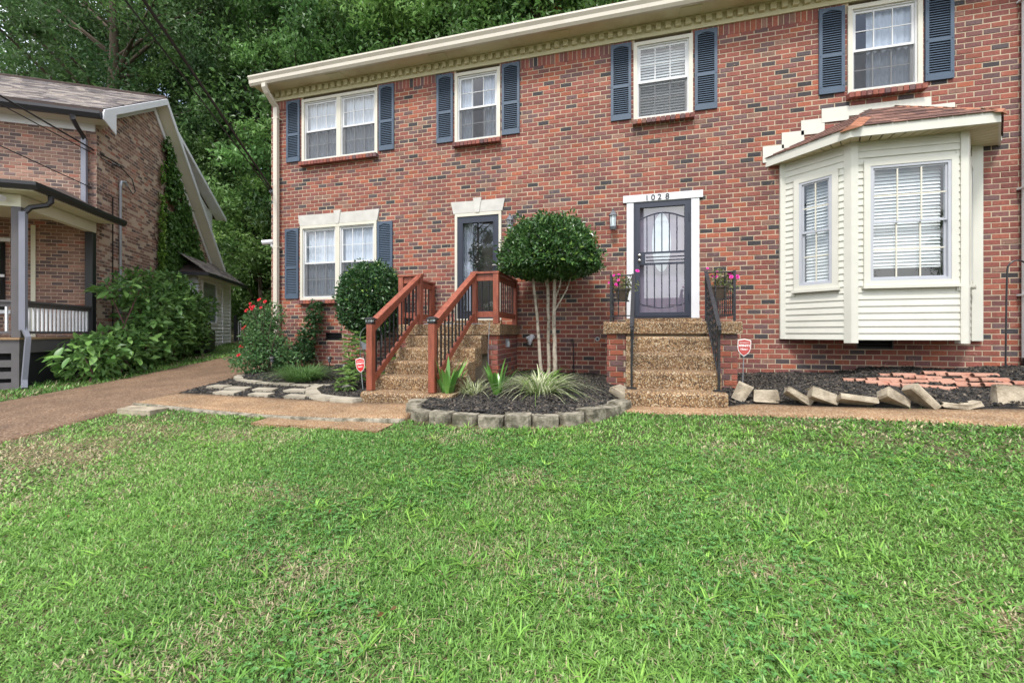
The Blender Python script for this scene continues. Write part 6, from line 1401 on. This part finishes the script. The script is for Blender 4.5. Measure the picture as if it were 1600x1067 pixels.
def grass(name, n, xr, yr, dens, seed, Lr, Wr, extra=lambda x, y: np.ones(np.shape(x), bool), label=''):
    r = np.random.default_rng(seed); x = r.uniform(*xr, n); y = r.uniform(*yr, n); bad = np.zeros(n, bool)
    for p in (walkL, slabs, padp, drv, arcp, rw, porchp, nroom): bad |= inpoly(x, y, p)
    bad |= ((x > -7.6) & (y > -2.4) & (x < 10)) | inpoly(x, y, [(-7.5, -.9), (-6.8, -1.6), (-6.5, -2.9), (-2, -2.9), (-2, 0), (-7.6, 0)]) | ~extra(x, y)
    dry = np.zeros(n)
    for (cx, cy, a, b, s) in patches: dry = np.maximum(dry, s*np.exp(-((x-cx)/a)**2-((y-cy)/b)**2))
    dry = np.clip(dry+.9*(vnoise(x, y, 1.3, 31)-.57)+.6*(vnoise(x, y, 4.5, 32)-.55), 0, 1)
    dist = np.hypot(x, y+7.6); keep = ~bad & (r.random(n) < dens(dist)*(1-.5*dry)); x, y, dry, dist = x[keep], y[keep], dry[keep], dist[keep]; n = len(x)
    base = np.stack([x, y, g(x, y)-.004], -1); hgt = .7+.6*vnoise(x, y, 2.2, 33); L = r.uniform(*Lr, n)*hgt; wide = r.random(n) < .35; W = r.uniform(*Wr, n)*np.where(wide, 1.7, 1); L = np.where(wide, L*.8, L)
    lean = r.uniform(.15, 1.25, n); droop = r.uniform(.05, .5, n); sw_ = vnoise(x, y, .9, 34)
    t = np.clip(.4+.8*(vnoise(x, y, 1.1, 35)-.5)+.7*(vnoise(x, y, .45, 36)-.5)+r.normal(0, .25, n), 0, 1)[:, None]
    cols = np.array([.085, .205, .04])*(1-t)+np.array([.22, .40, .09])*t; cols *= r.uniform(.55, 1.4, (n, 1))
    dd = r.random(n) < (.05+.85*dry); cols[dd] = np.array([.5, .44, .27])*r.uniform(.5, 1.15, (dd.sum(), 1)); bl2 = r.random(n) < .06; cols[bl2] = np.array([.30, .46, .17])*r.uniform(.8, 1.2, (bl2.sum(), 1))
    sc = np.clip(dist/3.2, 1, 1.6)
    me = blades(name, base, r.uniform(0, 2*np.pi, n), L, W*sc, lean, droop, cols, M['grass'], 3)
    return tag(link(name, me), label, 'grass', kind='stuff')
GL = 'short mown green lawn grass with dry tan patches'
grass('lawn_grass', 520000, (-4.4, 3.2), (-7.0, -3.9), lambda d: np.clip((2.6/np.maximum(d, 1))**1.1, 0, 1), 201, (.023, .050), (.0038, .0072), label=GL)
grass('lawn_grass', 330000, (-9, 8), (-6.6, -2.4), lambda d: np.where(d < 1.5, .15, np.clip((3.2/np.maximum(d, 1)), 0, 1)), 202, (.03, .058), (.0055, .009), lambda x, y: ~((x > -4.4) & (x < 3.2) & (y < -3.9)), label=GL)
grass('verge_grass', 110000, (-14.5, -8), (-6, 10), lambda d: np.clip(8/np.maximum(d, 1), 0, 1), 203, (.05, .13), (.006, .012), label='longer shaggy grass between driveway and neighbouring house')
# dead straw matted in the bare patches, and a few fallen leaves
r = np.random.default_rng(230); n = 90000; x = r.uniform(-7, 3, n); y = r.uniform(-7, -3.6, n); w = np.zeros(n)
for (cx, cy, a, b, s_) in patches: w = np.maximum(w, s_*np.exp(-((x-cx)/a)**2-((y-cy)/b)**2))
k = (r.random(n) < w*1.1*(.35+1.1*vnoise(x, y, 4, 51))) & ~inpoly(x, y, drv) & ~inpoly(x, y, slabs) & ~inpoly(x, y, walkL) & ~inpoly(x, y, padp); x, y = x[k], y[k]; n = len(x)
cc = green(n, r, (.34, .26, .14), (.56, .47, .30), .2)
tag(link('dry_straw', blades('dry_straw', np.stack([x, y, g(x, y)+.004], -1), r.uniform(0, 6.28, n), r.uniform(.03, .075, n), r.uniform(.003, .006, n), r.uniform(1.1, 1.5, n), r.uniform(0, .2, n), cc, M['grass'], 2)), 'dry tan straw matted in the bare lawn patches', 'straw', kind='stuff')
n = 60; x = r.uniform(-6, 3.5, n); y = r.uniform(-6.4, -2.9, n)
tag(link('fallen_leaves', leaf_mesh('fallen_leaves', np.stack([x, y, g(x, y)+.055], -1), np.stack([r.normal(size=n), r.normal(size=n), r.normal(0, .2, n)], -1), np.tile([0, 0, 1.], (n, 1))+r.normal(0, .3, (n, 3)), r.uniform(.02, .035, n), .018, green(n, r, (.16, .08, .03), (.32, .2, .08)), M['leaf'])), 'few small brown fallen leaves scattered on lawn and walkway', 'leaves', kind='stuff')
# coarse spreading tufts of crabgrass
r = np.random.default_rng(220); n = 1500; x = r.uniform(-4.5, 3.4, n); y = r.uniform(-6.9, -3.0, n); k = (vnoise(x, y, .8, 42)+.3*r.random(n) > .6) & ~inpoly(x, y, arcp) & ~inpoly(x, y, slabs) & ~inpoly(x, y, walkL) & ~inpoly(x, y, rw) & ~inpoly(x, y, drv); x, y = x[k], y[k]; n = len(x); q = 13
xx = np.repeat(x, q)+r.normal(0, .012, n*q); yy = np.repeat(y, q)+r.normal(0, .012, n*q); tc = np.repeat(green(n, r, (.10, .25, .04), (.25, .45, .08)), q, 0)*r.uniform(.7, 1.25, (n*q, 1)); s_ = np.repeat(r.uniform(.6, 1.15, n), q)
tag(link('crabgrass', blades('crabgrass', np.stack([xx, yy, g(xx, yy)], -1), r.uniform(0, 6.28, n*q), r.uniform(.05, .105, n*q)*s_, r.uniform(.006, .011, n*q), r.uniform(.5, 1.25, n*q), r.uniform(.1, .6, n*q), tc, M['grass'], 4)), 'coarse spreading crabgrass tufts scattered over the lawn', 'grass', kind='stuff')
# broadleaf clover and weeds scattered in the lawn
r = np.random.default_rng(210); n = 9000; x = r.uniform(-3.4, 2.6, n); y = r.uniform(-6.8, -3.8, n); k = (vnoise(x, y, 1.6, 41) > .5) & ~inpoly(x, y, arcp) & ~inpoly(x, y, slabs); x, y = x[k], y[k]; n = len(x)
P = np.stack([x, y, g(x, y)+r.uniform(.012, .04, n)], -1); C3 = np.repeat(P, 3, 0); a = np.repeat(r.uniform(0, 6.28, n), 3)+np.tile([0, 2.09, 4.19], n); D = np.stack([np.cos(a), np.sin(a), np.full(3*n, .15)], -1)
cc = np.repeat(green(n, r, (.07, .2, .05), (.14, .32, .08)), 3, 0)
tag(link('clover', leaf_mesh('clover', C3, D, np.tile([0, 0, 1.], (3*n, 1))+r.normal(0, .25, (3*n, 3)), .016, .014, cc, M['grass'])), 'small clover leaves growing through the lawn', 'clover', kind='stuff')
